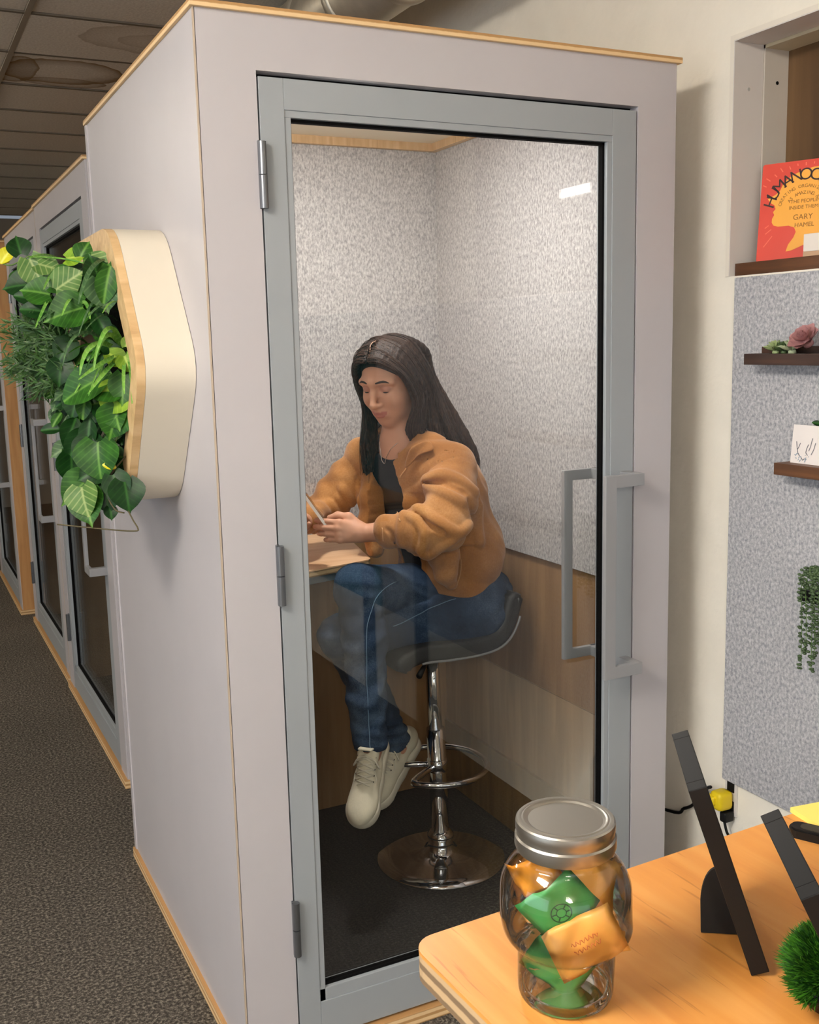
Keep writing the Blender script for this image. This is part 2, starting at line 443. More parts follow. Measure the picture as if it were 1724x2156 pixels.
# ------------------------------------------------------------------ phone booths
H = 2.25
EDGEB = plain('pale edge band', lin(190, 172, 152), .5)
def make_pod(name, loc, rz, W, D, label, main=False, sidem=None, handle=True):
    t = empty(name, loc, rz, label, 'phone booth', None if main else 'office phone booths in the row')
    xl, xr, zt, zb = .1246, W-.1205, 2.1417, .039
    S = sidem or WHITE
    # shell
    boxes('front_frame', [((.004, 0, .03), (xl-.004, .04, H)), ((xr+.004, 0, .03), (W-.004, .04, H)), ((xl-.004, 0, zt+.004), (xr+.004, .04, H))], WHITE, t)
    box('side_panel', (0, .004, .03), (.018, D, H), WHITE, t)
    box('side_panel', (W-.018, .004, .03), (W, D, H), S, t)
    box('back_panel', (.018, D-.018, .03), (W-.018, D, H), WHITE, t)
    box('edge_band', (-.0008, -.0008, .03), (.0024, .0040, H), EDGEB, t)
    box('corner_trim', (-.0035, D-.022, .033), (.012, D+.0035, H-.001), WHITE, t)
    box('roof_board', (-.007, -.009, H), (W+.007, D+.004, H+.0135), PLY, t, .0015)
    box('base_board', (-.010, -.012, 0), (W+.006, D+.004, .032), PLY, t, .002)
    # lining
    xi0, xi1, yb = .072, W-.071, D-.075
    if main:
        box('felt_panel', (xi0, yb-.012, .982), (xi1, yb, 2.222), FELTP, t, .002)
        box('felt_panel', (xi1-.010, .06, .976), (xi1, yb-.012, 2.222), FELTP, t, .002)
        box('felt_panel', (xi0, .06, .976), (xi0+.010, yb-.012, 2.222), FELTP, t, .002)
        box('wood_panel', (xi0, yb, .05), (xi1, yb+.015, 2.245), PODIN, t)
        for z0, z1, pr in ((.577, .985, 0), (.285, .574, 0)):
            box('wood_panel', (xi1, .045, z0), (xi1+.015, yb, z1), PODIN, t)
        box('wood_panel', (xi1, .045, .985), (xi1+.015, yb, 2.245), PODIN, t)
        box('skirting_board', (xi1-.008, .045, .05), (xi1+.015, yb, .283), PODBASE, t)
        box('wood_panel', (xi0-.015, .045, .05), (xi0, yb, 2.245), PODIN, t)
        boxes('ceiling_rail', [((xi0, yb-.03, 2.222), (xi1, yb, 2.247))], PLYF, t)
        boxes('ceiling_rail', [((xi1-.03, .05, 2.222), (xi1, yb-.03, 2.247))], PLYF, t)
        box('ceiling_panel', (.02, .045, 2.246), (W-.02, D-.02, 2.2495), plain('ivory ceiling panel', lin(240, 226, 200), .7), t)
        me = lathe_me([(.0, 0), (.075, 0), (.085, .004), (.085, .012), (0, .012)], 32)
        o = link('ceiling_lamp', me, emit_mat('lamp disc', (1, .95, .90, 1), 140.0), t); o.location = (W*.42, .40, 2.234)
        box('floor_mat', (.02, .045, .03), (W-.02, D-.02, .05), POD_FLOOR, t)
    else:
        box('lining', (xi0, D*.72, .05), (xi1, D*.72+.02, 2.24), PODIN, t)
        box('wood_panel', (xi0-.012, .045, .05), (xi0, D*.72, 2.24), PODIN, t)
        box('wood_panel', (xi1, .045, .05), (xi1+.012, D*.72, 2.24), PODIN, t)
        box('floor_mat', (.02, .045, .03), (W-.02, D-.02, .05), POD_FLOOR, t)
        box('ceiling_panel', (.02, .045, 2.246), (W-.02, D-.02, 2.2495), WHITE, t)
    # door
    ga, gb, gz0, gz1 = xl+.066, xr-.082, .158, 2.062
    DY = .046
    boxes('threshold_seal', [((xl-.004, .030, .032), (xl+.002, .04, zt+.004)), ((xr-.002, .030, .032), (xr+.004, .04, zt+.004)), ((xl, .030, zt-.002), (xr, .04, zt+.006))], BLACKRUB, t)
    door = boxes('door', [((xl, .001, zb), (ga-.014, DY, zt-.006)), ((gb+.014, .001, zb), (xr, DY, zt-.006)),
                          ((ga-.014, .001, gz1+.014), (gb+.014, DY, zt-.006)), ((ga-.014, .001, zb), (gb+.014, DY, gz0-.030))], GREYAL, t, .0012)
    boxes('glazing_bead', [((ga-.0142, .0035, gz0-.030), (ga, DY-.004, gz1)), ((gb, .0035, gz0-.030), (gb+.0142, DY-.004, gz1)),
                           ((ga-.0142, .0035, gz1), (gb+.0142, DY-.004, gz1+.0142)), ((ga-.0142, .0035, gz0-.030), (gb+.0142, DY-.004, gz0))], GREYAL, door, .001)
    boxes('gasket', [((ga-.001, .014, gz0), (ga+.004, .03, gz1)), ((gb-.006, .014, gz0), (gb+.001, .03, gz1)), ((ga, .014, gz1-.006), (gb, .03, gz1+.001)), ((ga, .014, gz0-.001), (gb, .03, gz0+.006))], BLACKRUB, door)
    g = mesh_from([(ga, .02, gz0), (gb, .02, gz0), (gb, .02, gz1), (ga, .02, gz1), (ga, .026, gz0), (gb, .026, gz0), (gb, .026, gz1), (ga, .026, gz1)],
                  [(0, 1, 2, 3), (7, 6, 5, 4), (0, 4, 5, 1), (1, 5, 6, 2), (2, 6, 7, 3), (3, 7, 4, 0)])
    link('glass_pane', g, GLASS, door)
    for zc in (1.947, 1.134, .328):
        bm = bmesh.new()
        for z0, z1 in ((zc-.064, zc-.001), (zc+.001, zc+.064)):
            r = bmesh.ops.create_cone(bm, segments=16, radius1=.0085, radius2=.0085, depth=z1-z0, cap_ends=True)
            bmesh.ops.translate(bm, verts=r['verts'], vec=(xl-.001, -.008, (z0+z1)/2))
        add_box(bm, (xl-.001, -.007, zc-.06), (xl+.006, .002, zc+.058), .001)
        add_box(bm, (xl-.008, -.006, zc-.064), (xl-.001, .002, zc+.0665), .001)
        link('hinge', bm, HINGE, door)
    if handle:
        x0, x1, xm = xr-.128, xr-.096, xr-.014
        z0, z1 = .785, 1.288
        hb = [((x0, -.062, z0), (x1, -.049, z1)), ((x1-.002, -.062, z1-.030), (xm, -.049, z1)), ((x1-.002, -.062, z0), (xm, -.049, z0+.030)),
              ((xm-.026, -.052, z1-.030), (xm, .002, z1)), ((xm-.026, -.052, z0), (xm, .002, z0+.030))]
        boxes('outer_handle', hb, HANDLE, door, .0015)
        y0, y1 = DY+.045, DY+.058
        x0, x1 = xr-.142, xr-.116
        hb = [((x0, y0, z0+.014), (x1, y1, z1)), ((x1-.002, y0, z1-.026), (xm-.02, y1, z1)), ((x1-.002, y0, z0+.014), (xm-.02, y1, z0+.040)),
              ((xm-.046, DY-.002, z1-.026), (xm-.02, y1-.002, z1)), ((xm-.046, DY-.002, z0+.014), (xm-.02, y1-.002, z0+.040))]
        boxes('inner_handle', hb, HANDLE, door, .0015)
    return t
pod1 = make_pod('phone_booth', (0, 0, 0), 0, 1.1712, 1.173, 'large white phone booth with a woman seated behind its glass door', True)
# the row behind: fronts look to -x (local x runs to -y, so rotate by -90 deg and start at the far end)
make_pod('phone_booth', (.086, 3.065, 0), -PI/2, 1.345, 1.15, 'white phone booth with dark glass, first in the row behind')
make_pod('phone_booth', (.094, 4.46, 0), -PI/2, 1.345, 1.15, 'white phone booth with dark glass, second in the row behind')
make_pod('phone_booth', (.045, 6.02, 0), -PI/2, 1.345, 1.15, 'white phone booth with tan plywood side, farthest in the row', sidem=TAN)
# ------------------------------------------------------------------ planter on the booth's side
def hexa(cy, cz, hw, hh, top, rnd, n=6):
    """rounded flattened hexagon in (y, z): flat top and bottom, vertices left and right"""
    P = [(-top, hh), (top, hh), (hw, 0), (top, -hh), (-top, -hh), (-hw, 0)]
    out = []
    for i in range(6):
        a, b, c = Vector(P[i-1]), Vector(P[i]), Vector(P[(i+1) % 6])
        u = (a-b).normalized(); v = (c-b).normalized()
        p0 = b+u*rnd; p2 = b+v*rnd
        for k in range(n+1):
            t = k/n; q = p0*(1-t)**2+b*2*t*(1-t)+p2*t*t
            out.append((cy+q.x, cz+q.y))
    return out
HCY, HCZ = .545, 1.572
HD = .118
def ring(name, o, i, x0, x1, mat, parent):
    n = len(o); vs = []
    for x in (x0, x1):
        vs += [(x, p[0], p[1]) for p in o]; vs += [(x, p[0], p[1]) for p in i]
    fs = []
    for k in range(n):
        j = (k+1) % n
        fs += [(k, j, n+j, n+k), (2*n+k, 3*n+k, 3*n+j, 2*n+j), (k, 2*n+k, 2*n+j, j), (n+k, n+j, 3*n+j, 3*n+k)]
    bm = bmesh.new(); bm.from_mesh(mesh_from(vs, fs)); bmesh.ops.recalc_face_normals(bm, faces=bm.faces)
    o = link(name, bm, mat, parent, True); o.data.set_sharp_from_angle(angle=R(38)); return o
pl = empty('wall_planter', (0, 0, 0), 0, 'white hexagonal planter with a plywood rim on the booth side', 'planter')
outer = hexa(HCY, HCZ, .455, .305, .235, .075); inn = hexa(HCY, HCZ, .440, .291, .228, .07); cut = hexa(HCY, HCZ, .385, .250, .195, .03)
ring('band', outer, inn, -HD+.0125, -.0012, plain('white planter band', lin(226, 216, 197), .45), pl)
ring('rim', outer, cut, -HD-.006, -HD+.012, wood_mat('birch rim', lin(196, 158, 110), lin(216, 180, 130), lin(228, 196, 148), (8, 30, 30), .5), pl)
bm = bmesh.new(); prism(bm, [p for p in inn], 'x', -.032, -.004)
link('liner', bm, plain('black planter liner', lin(16, 16, 14), .95, spec=.05, bmp=.5, bscale=60), pl)

# leaves
def leaf_mesh(kind, L=1.0, Wd=.8, fold=.12, droop=.18, nu=6, nv=9, rnd=None):
    rnd = rnd or random
    vs, fs = [], []
    for j in range(nv+1):
        t = j/nv
        if kind == 'heart':
            wv = (math.sin(PI*min(1, t*0.93+.10))**.75)*(1-t**2.2*.55) * .62
            if t > .78: wv *= max(0.02, (1-t)/.22)**.8*.9+.02
        elif kind == 'oval':
            wv = math.sin(PI*(t*.94+.03))**.8*.5
        else:
            wv = (math.sin(PI*(.12+.88*t))**.45 if t < 1 else .02)*.5
            wv = max(wv*(1-.3*t), .01)
        for i in range(nu+1):
            s = -1+2*i/nu
            x = s*wv*Wd
            y = t
            if kind == 'heart': y = t - .17*abs(s)**1.5*(1-t)**3
            z = abs(s)**1.3*fold*wv*1.6 - droop*t*t + .018*math.sin(9*t)*s
            vs.append((x*L, y*L, z*L))
    for j in range(nv):
        for i in range(nu):
            a = j*(nu+1)+i; fs.append((a, a+1, a+nu+2, a+nu+1))
    return mesh_from(vs, fs)

def leaf_mat(name, dark, mid, light, vein=.5, rough=.35):
    m, t, b = nt(name); v = coords(t)
    sep = N(t, 'ShaderNodeSeparateXYZ'); t.links.new(v, sep.inputs[0])
    ab = N(t, 'ShaderNodeMath', operation='ABSOLUTE'); t.links.new(sep.outputs['X'], ab.inputs[0])
    mid_ = N(t, 'ShaderNodeMath', operation='MULTIPLY_ADD'); t.links.new(ab.outputs[0], mid_.inputs[0]); mid_.inputs[1].default_value = 1.0; mid_.inputs[2].default_value = 0
    c = N(t, 'ShaderNodeMath', operation='MULTIPLY_ADD'); t.links.new(ab.outputs[0], c.inputs[0]); c.inputs[1].default_value = -.9; t.links.new(sep.outputs['Y'], c.inputs[2])
    sn = N(t, 'ShaderNodeMath', operation='SINE'); k = N(t, 'ShaderNodeMath', operation='MULTIPLY'); k.inputs[1].default_value = 430; t.links.new(c.outputs[0], k.inputs[0]); t.links.new(k.outputs[0], sn.inputs[0])
    nz = N(t, 'ShaderNodeTexNoise'); nz.inputs['Scale'].default_value = 30; nz.inputs['Detail'].default_value = 3; t.links.new(v, nz.inputs['Vector'])
    col = ramp(t, nz.outputs['Fac'], [(.3, dark), (.7, mid)])
    f1 = ramp(t, sn.outputs[0], [(.55, (0, 0, 0, 1)), (.98, (vein, vein, vein, 1))])
    mx = N(t, 'ShaderNodeMixRGB'); t.links.new(f1, mx.inputs[0]); t.links.new(col, mx.inputs[1]); mx.inputs[2].default_value = light
    f2 = ramp(t, ab.outputs[0], [(.0, (.85, .85, .85, 1)), (.0035, (0, 0, 0, 1))])
    mx2 = N(t, 'ShaderNodeMixRGB'); t.links.new(f2, mx2.inputs[0]); t.links.new(mx.outputs[0], mx2.inputs[1]); mx2.inputs[2].default_value = light
    t.links.new(mx2.outputs[0], b.inputs['Base Color']); b.inputs['Roughness'].default_value = rough+.08; b.inputs['Specular IOR Level'].default_value = .25
    return m
LM_HEART = leaf_mat('heart leaf green', lin(22, 60, 14), lin(50, 102, 26), lin(104, 150, 60), .16)
LM_PALE = leaf_mat('pale variegated leaf', lin(62, 100, 44), lin(100, 132, 66), lin(160, 174, 112), .5)
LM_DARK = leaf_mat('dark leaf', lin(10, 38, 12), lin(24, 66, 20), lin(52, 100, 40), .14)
LM_LIME = leaf_mat('lime leaf', lin(96, 136, 30), lin(140, 172, 46), lin(184, 204, 90), .15)
LM_GREY = leaf_mat('grey green leaf', lin(50, 80, 48), lin(74, 106, 64), lin(112, 142, 92), .4)
LM_STRAP = leaf_mat('strap leaf', lin(70, 130, 44), lin(124, 172, 74), lin(190, 210, 140), .2)
LM_YEL = leaf_mat('yellow leaf', lin(196, 190, 30), lin(220, 212, 50), lin(236, 228, 110), .2)
RND = random.Random(7)
VIEW = Vector(-_fw)
def orient(o, pos, tip, normal):
    y = Vector(tip).normalized(); n = Vector(normal); z = (n-y*n.dot(y)).normalized(); x = y.cross(z)
    m = Matrix.Identity(4)
    for i in range(3): m[i][0], m[i][1], m[i][2], m[i][3] = x[i], y[i], z[i], pos[i]
    o.matrix_world = m
    return m
HEARTS = [leaf_mesh('heart', 1, .92+.1*(k-1), .10+.05*k, .12+.10*k) for k in range(3)]
OVALS = [leaf_mesh('oval', 1, .62+.1*k, .15, .2+.1*k) for k in range(2)]
def mesh_scaled(me, L, mat):
    m2 = me.copy(); co = np.empty(len(m2.vertices)*3); m2.vertices.foreach_get('co', co); m2.vertices.foreach_set('co', co*L)
    m2.materials.clear(); m2.materials.append(mat); smooth(m2); m2.update(); return m2
_cache = {}
def leafobj(parent, kind, pos, ang, L, mat, tilt=(0, 0), name='leaf'):
    """pos: the stem end of the leaf; ang: tip direction as seen from the aisle (deg, 0 = along the row, -90 = down)"""
    src = HEARTS if kind == 'heart' else OVALS
    k = RND.randrange(len(src)); key = (kind, k, round(L, 2), mat.name)
    if key not in _cache: _cache[key] = mesh_scaled(src[k], round(L, 2), mat)
    o = link(name, _cache[key], None, parent)
    a = R(ang)
    rt, up = Vector(_rt), Vector(_up)
    tip = rt*math.cos(a)+up*math.sin(a)+VIEW*tilt[0]
    nrm = VIEW + rt*tilt[1] + Vector((0, 0, .35))
    orient(o, pos, tip, nrm)
    return o
# plants: one thing each
def plant(name, label):
    return empty(name, (0, 0, 0), 0, label, 'plant')
STEM = plain('green stem', lin(96, 128, 62), .5)
BROWNST = plain('brown stem', lin(88, 78, 50), .6)
p_var = plant('variegated_vine', 'pale veined heart leaves spilling from the top of the white planter')
p_spider = plant('spider_plant', 'spider plant with arching light green straps beside the planter rim')
p_heart = plant('heartleaf_vine', 'trailing vine with big glossy heart leaves at the planter bottom')
p_fern = plant('needle_plant', 'bushy plant with fine needle leaves sticking out of the planter')
p_dark = plant('dark_leaf_plant', 'dense dark green foliage filling the middle of the planter')
HL = [  # plant, kind, px, py, depth y, ang, length, mat, tilt
 (p_var, 'heart', 62, 545, .55, -60, .082, LM_PALE, (.1, -.1)), (p_var, 'heart', 44, 535, .60, 100, .05, LM_DARK, (.1, .2)),
 (p_var, 'heart', 80, 556, .50, -10, .060, LM_PALE, (.3, .3)), (p_var, 'heart', 140, 545, .42, 15, .055, LM_LIME, (.2, .2)),
 (p_var, 'heart', 110, 596, .45, 5, .085, LM_HEART, (.2, -.5)), (p_var, 'heart', 118, 610, .42, 30, .085, LM_PALE, (.2, .3)),
 (p_var, 'heart', 215, 590, .28, -80, .080, LM_GREY, (.25, .1)), (p_var, 'heart', 212, 596, .33, 115, .075, LM_DARK, (.1, .4)),
 (p_var, 'heart', 228, 556, .30, -60, .06, LM_HEART, (.2, .2)), (p_var, 'oval', 232, 560, .27, -100, .085, LM_HEART, (.2, .5)),
 (p_var, 'heart', 175, 648, .36, 200, .092, LM_HEART, (.3, .0)), (p_var, 'heart', 165, 600, .4, -120, .075, LM_HEART, (.3, -.2)),
 (p_var, 'heart', 170, 540, .40, 60, .045, LM_HEART, (.1, .2)), (p_var, 'heart', 190, 545, .36, -30, .05, LM_PALE, (.2, .4)),
 (p_var, 'heart', 105, 620, .45, 160, .07, LM_HEART, (.2, .3)), (p_var, 'heart', 60, 600, .55, 190, .06, LM_DARK, (.2, .4)),
 (p_var, 'heart', 50, 580, .58, -110, .05, LM_HEART, (.2, .3)), (p_var, 'oval', 2, 555, .62, 60, .05, LM_YEL, (.1, .2)), (p_var, 'oval', 20, 552, .62, 170, .05, LM_YEL, (.2, .2)),
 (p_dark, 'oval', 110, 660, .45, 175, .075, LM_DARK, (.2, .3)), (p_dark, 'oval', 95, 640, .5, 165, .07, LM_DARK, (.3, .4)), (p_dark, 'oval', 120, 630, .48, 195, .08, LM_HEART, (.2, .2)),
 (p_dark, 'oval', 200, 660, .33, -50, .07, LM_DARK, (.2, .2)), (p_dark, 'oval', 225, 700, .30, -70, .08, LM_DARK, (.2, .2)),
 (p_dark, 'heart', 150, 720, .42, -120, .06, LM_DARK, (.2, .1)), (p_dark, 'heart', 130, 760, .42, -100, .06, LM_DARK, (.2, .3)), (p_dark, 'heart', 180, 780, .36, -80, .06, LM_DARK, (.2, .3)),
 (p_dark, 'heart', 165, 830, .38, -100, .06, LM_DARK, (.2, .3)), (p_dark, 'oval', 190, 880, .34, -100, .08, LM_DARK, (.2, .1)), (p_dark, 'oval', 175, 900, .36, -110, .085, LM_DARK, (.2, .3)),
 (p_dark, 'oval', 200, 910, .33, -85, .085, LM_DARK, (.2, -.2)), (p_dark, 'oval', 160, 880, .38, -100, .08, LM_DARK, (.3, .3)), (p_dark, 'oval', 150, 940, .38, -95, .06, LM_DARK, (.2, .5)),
 (p_spider, 'heart', 265, 730, .25, 80, .035, LM_LIME, (.1, .2)), (p_spider, 'heart', 262, 750, .24, -60, .045, LM_LIME, (.1, .2)), (p_spider, 'heart', 230, 745, .27, -25, .05, LM_LIME, (.1, .3)),
 (p_heart, 'oval', 235, 785, .27, 212, .125, LM_HEART, (.2, .1)), (p_heart, 'heart', 262, 790, .25, -100, .07, LM_HEART, (.1, .1)), (p_heart, 'heart', 250, 815, .26, 190, .075, LM_HEART, (.2, .0)),
 (p_heart, 'heart', 258, 820, .25, 230, .07, LM_LIME, (.2, .2)), (p_heart, 'heart', 240, 850, .27, -70, .075, LM_HEART, (.3, -.1)), (p_heart, 'heart', 215, 850, .30, -30, .06, LM_DARK, (.2, .1)),
 (p_heart, 'heart', 250, 862, .25, 250, .075, LM_HEART, (.2, .2)), (p_heart, 'oval', 180, 835, .34, -100, .05, LM_HEART, (.2, .3)),
 (p_heart, 'heart', 206, 932, .30, -92, .098, LM_HEART, (.25, .05)), (p_heart, 'heart', 185, 925, .33, -115, .06, LM_DARK, (.2, .3)),
 (p_heart, 'heart', 190, 1003, .31, 225, .098, LM_HEART, (.25, .1)), (p_heart, 'heart', 178, 1030, .30, -70, .092, LM_HEART, (.3, -.25)), (p_heart, 'heart', 172, 1026, .29, -82, .07, LM_PALE, (.3, -.1)),
 (p_heart, 'heart', 150, 960, .36, -90, .07, LM_DARK, (.2, .4)), (p_heart, 'heart', 238, 1000, .27, -70, .07, LM_DARK, (.2, .1)), (p_heart, 'heart', 225, 1035, .28, -85, .055, LM_DARK, (.3, .1)),
 (p_heart, 'heart', 262, 1015, .25, -80, .075, LM_DARK, (.2, .3)), (p_heart, 'oval', 245, 985, .27, 170, .035, LM_YEL, (.2, .2)), (p_heart, 'heart', 232, 1068, .27, -80, .03, LM_DARK, (.2, .2)),
 (p_heart, 'heart', 215, 985, .3, 215, .06, LM_DARK, (.2, .3)), (p_heart, 'heart', 200, 1010, .3, -60, .05, LM_DARK, (.2, .2)),
]
for (pp, kind, px, py, y, ang, L, mt, ti) in HL:
    leafobj(pp, kind, at(px, py, y=y), ang+RND.uniform(-8, 8), L*.93, mt, (ti[0]+RND.uniform(-.1, .25), ti[1]+RND.uniform(-.25, .25)))
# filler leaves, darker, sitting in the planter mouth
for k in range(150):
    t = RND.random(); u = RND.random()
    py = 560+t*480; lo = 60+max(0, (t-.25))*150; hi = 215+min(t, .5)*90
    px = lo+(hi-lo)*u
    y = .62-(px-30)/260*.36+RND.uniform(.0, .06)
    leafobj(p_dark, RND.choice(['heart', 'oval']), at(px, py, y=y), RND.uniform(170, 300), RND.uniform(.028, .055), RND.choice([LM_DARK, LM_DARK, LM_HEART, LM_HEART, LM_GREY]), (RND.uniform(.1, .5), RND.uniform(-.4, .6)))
# arching straps of the spider plant
STRAPS = [((262, 735), (215, 660), (197, 780), .26, .012, LM_STRAP), ((255, 740), (180, 690), (168, 790), .28, .011, LM_STRAP), ((250, 735), (150, 650), (132, 770), .33, .007, LM_GREY),
          ((262, 730), (225, 640), (200, 760), .26, .010, LM_STRAP), ((258, 745), (215, 760), (165, 800), .27, .009, LM_STRAP), ((258, 748), (225, 775), (185, 830), .27, .009, LM_STRAP),
          ((265, 742), (258, 790), (262, 830), .25, .007, LM_STRAP), ((268, 740), (280, 790), (278, 850), .24, .006, LM_STRAP), ((222, 548), (185, 550), (165, 640), .31, .010, LM_GREY),
          ((160, 640), (150, 610), (130, 665), .4, .007, LM_STRAP), ((170, 640), (185, 625), (190, 672), .36, .007, LM_STRAP), ((125, 545), (90, 530), (60, 545), .48, .006, LM_STRAP),
          ((110, 620), (95, 640), (75, 690), .46, .007, LM_STRAP), ((115, 570), (100, 590), (92, 610), .46, .006, LM_STRAP), ((150, 650), (120, 640), (80, 680), .42, .007, LM_GREY)]
for k in range(26):
    ax, ay = RND.uniform(150, 262), RND.uniform(600, 800); l = RND.uniform(40, 95)
    STRAPS.append(((ax, ay), (ax-l*.45, ay-RND.uniform(25, 70)), (ax-l, ay+RND.uniform(-5, 70)), .24+(262-ax)/300+.03, RND.uniform(.003, .007), RND.choice([LM_STRAP, LM_GREY, LM_HEART])))
for a, b, c, y, wd, mt in STRAPS:
    A = at(*a, y=y+.02); B = at(*b, y=y-.05); C = at(*c, y=y-.07)
    pts = bez(A, B, C, 12); vs, fs = [], []
    for i, q in enumerate(pts):
        tg = (pts[min(i+1, 12)]-pts[max(i-1, 0)]).normalized(); sd = tg.cross(VIEW).normalized(); nn = sd.cross(tg)
        wv = wd*.5*math.sin(PI*(.15+.83*i/12))**.7+.0006
        vs += [q-sd*wv+nn*wv*.5, q-nn*wv*.15, q+sd*wv+nn*wv*.5]
    for i in range(12):
        fs += [(3*i, 3*i+1, 3*i+4, 3*i+3), (3*i+1, 3*i+2, 3*i+5, 3*i+4)]
    me = mesh_from(vs, fs); o = link('leaf_blade', me, mt, p_spider, True)
# runners and stems
for nm, par, pts, r, mt in (('runner', p_heart, [at(262, 1060, y=.25), at(280, 1095, y=.22), at(290, 1112, y=.2), at(284, 1118, y=.2), at(230, 1115, y=.25), at(120, 1104, y=.3)], .0016, BROWNST),
                        ('stem', p_heart, [at(262, 880, y=.27), at(232, 920, y=.30), at(206, 932, y=.30)], .0018, STEM), ('stem', p_heart, [at(258, 900, y=.3), at(225, 960, y=.31), at(200, 1010, y=.31), at(185, 1035, y=.3)], .0018, BROWNST),
                        ('stem', p_heart, [at(265, 960, y=.28), at(222, 1020, y=.29), at(240, 1070, y=.26), at(262, 1080, y=.25)], .0018, BROWNST), ('stem', p_heart, [at(270, 800, y=.27), at(262, 870, y=.26), at(240, 940, y=.28)], .0014, STEM),
                        ('stem', p_var, [at(200, 560, y=.38), at(135, 545, y=.42), at(60, 540, y=.55)], .002, LM_STRAP), ('stem', p_var, [at(60, 540, y=.55), at(25, 558, y=.6), at(5, 555, y=.62)], .0016, STEM)):
    tube(nm, spline(pts, 5), r, mt, par, 6)
# needle plant: many fine leaves (nobody could count them)
acc = Acc()
for s in range(70):
    t = RND.random()
    b0 = at(RND.uniform(120, 190), RND.uniform(690, 830), y=RND.uniform(.38, .5))
    py = RND.uniform(650, 890); lim = 12 if py < 790 else 12+(py-790)*1.25
    e0 = at(RND.uniform(lim, lim+75), py, y=RND.uniform(.48, .66))
    m = (b0+e0)*.5+Vector((0, 0, RND.uniform(.0, .05)))
    pts = bez(b0, m, e0, 9)
    for i, q in enumerate(pts):
        for k in range(4 if i else 0):
            d = (pts[i]-pts[i-1]).normalized(); rr = Vector((RND.uniform(-1, 1), RND.uniform(-1, 1), RND.uniform(-.8, .6)))
            dr = (d*.8+rr*.8).normalized(); sd = dr.cross(VIEW+rr*.3).normalized()
            l = RND.uniform(.022, .042); wv = RND.uniform(.0012, .0024)
            acc.add([q-sd*wv*.5, q+dr*l*.5-sd*wv, q+dr*l, q+dr*l*.5+sd*wv], [(0, 1, 2, 3)])
o = acc.link('needles', leaf_mat('needle leaf', lin(30, 62, 26), lin(66, 100, 46), lin(130, 152, 92), .2), p_fern); o['kind'] = 'stuff'
# ------------------------------------------------------------------ felt wall panel with ledges, and what stands on them
FX = XW-.013
fp = empty('felt_wall_panel', (FX, -.05, .445), 0, 'tall grey felt panel on the cream wall with dark ledges', 'panel')
bm = bmesh.new(); add_box(bm, (0, -2.0, 0), (.0135, 0, 1.306), .002); link('panel_board', bm, FELTW, fp)
FX2 = FX-.0005
tp = box('added_teal_panel', (FX, -3.4, .445), (XW+.0005, -2.06, 1.75), plain('teal felt', lin(24, 104, 112), .9, var=.1, vscale=60)); tag(tp, 'unseen teal panel added beyond the grey felt to tint the glass reflection', 'panel')  # out of view, added only for a teal reflection in the door glass
def ledge(name, y1, z0, z1, lip, mat, label, ln=.62, dep=.062):
    t = empty(name, (FX2, y1, z0), 0, label, 'shelf', 'picture ledges on the grey felt panel')
    box('ledge_board', (-dep, -ln, 0), (0, 0, z1-z0), mat, t, .001)
    if lip: box('back_lip', (-.012, -ln, z1-z0-.001), (0, -.006, z1-z0+lip), mat, t, .001)
    return t
a = at(1566, 745, x=FX2-.062); b = at(1566, 768, x=FX2-.062)
SH1 = (a.y, b.z, a.z); ledge('picture_ledge', a.y, b.z, a.z, .016, DARKWOOD, 'upper dark brown ledge carrying the succulents')
a = at(1629, 974, x=FX2-.062); b = at(1629, 999, x=FX2-.062)
SH2 = (a.y, b.z, a.z); ledge('picture_ledge', a.y, b.z, a.z, 0, MIDWOOD, 'middle brown ledge carrying the white card')
a = at(1684, 1240, x=FX2-.062); b = at(1684, 1264, x=FX2-.062)
SH3 = (a.y, b.z, a.z); ledge('picture_ledge', a.y, b.z, a.z, 0, BLACKPL, 'lowest dark ledge behind the trailing bead plant')

# succulents on the upper ledge
def succ(name, px, py, r, mat, label, n=3, per=7, wide=.8, lift=.6, z=SH1[2]):
    c = at(px, py, x=FX2-.035); c.z = z
    t = empty(name, c, 0, label, 'succulent'); t.rotation_euler = (0, R(-48), 0) if wide > .9 else (0, R(-14), 0); t.location.z += r*.50 if wide > .9 else 0
    me = lathe_me([(0, 0), (r*.30, 0), (r*.30, r*.2), (r*.15, r*.42), (0, r*.45)], 14); link('crown_base', me, mat, t, True)
    lm = mesh_scaled(leaf_mesh('oval', 1, wide, .35, -.35, 4, 5), 1, mat)
    for k in range(n):
        cnt = max(3, per-k)
        for i in range(cnt):
            o = link('petal', lm, None, t)
            a = 2*PI*i/cnt+k*.5; el = R(8+lift*38*k)
            L = r*(1-.22*k)
            o.scale = (L, L, L)
            m = Matrix.Rotation(a, 4, 'Z') @ Matrix.Translation((0, 0, r*(.22+.14*k))) @ Matrix.Rotation(el, 4, 'X')
            o.matrix_local = m @ Matrix.Diagonal((L, L, L, 1))
    return t
PINK = plain('pink succulent petal', lin(176, 126, 126), .5, var=.12, vscale=40)
PALEG = plain('pale green succulent', lin(160, 176, 122), .5, var=.2, vscale=60)
DGR = plain('dark green succulent', lin(74, 96, 56), .5, var=.25, vscale=60)
succ('rosette_succulent', 1703, 735, .040, PINK, 'dusty pink rosette succulent on the upper dark ledge', 4, 7, .95)
succ('spiky_succulent', 1634, 735, .028, PALEG, 'small pale green spiky succulent at the end of the upper ledge', 3, 9, .35, .7)
succ('spiky_succulent', 1651, 738, .026, DGR, 'dark green spiky succulent between the pale one and the frosted one', 3, 9, .38, .7)
succ('spiky_succulent', 1668, 735, .030, plain('frosted green succulent', lin(186, 198, 160), .5, var=.25, vscale=60), 'frosted green spiky succulent beside the pink rosette', 4, 9, .33, .7)
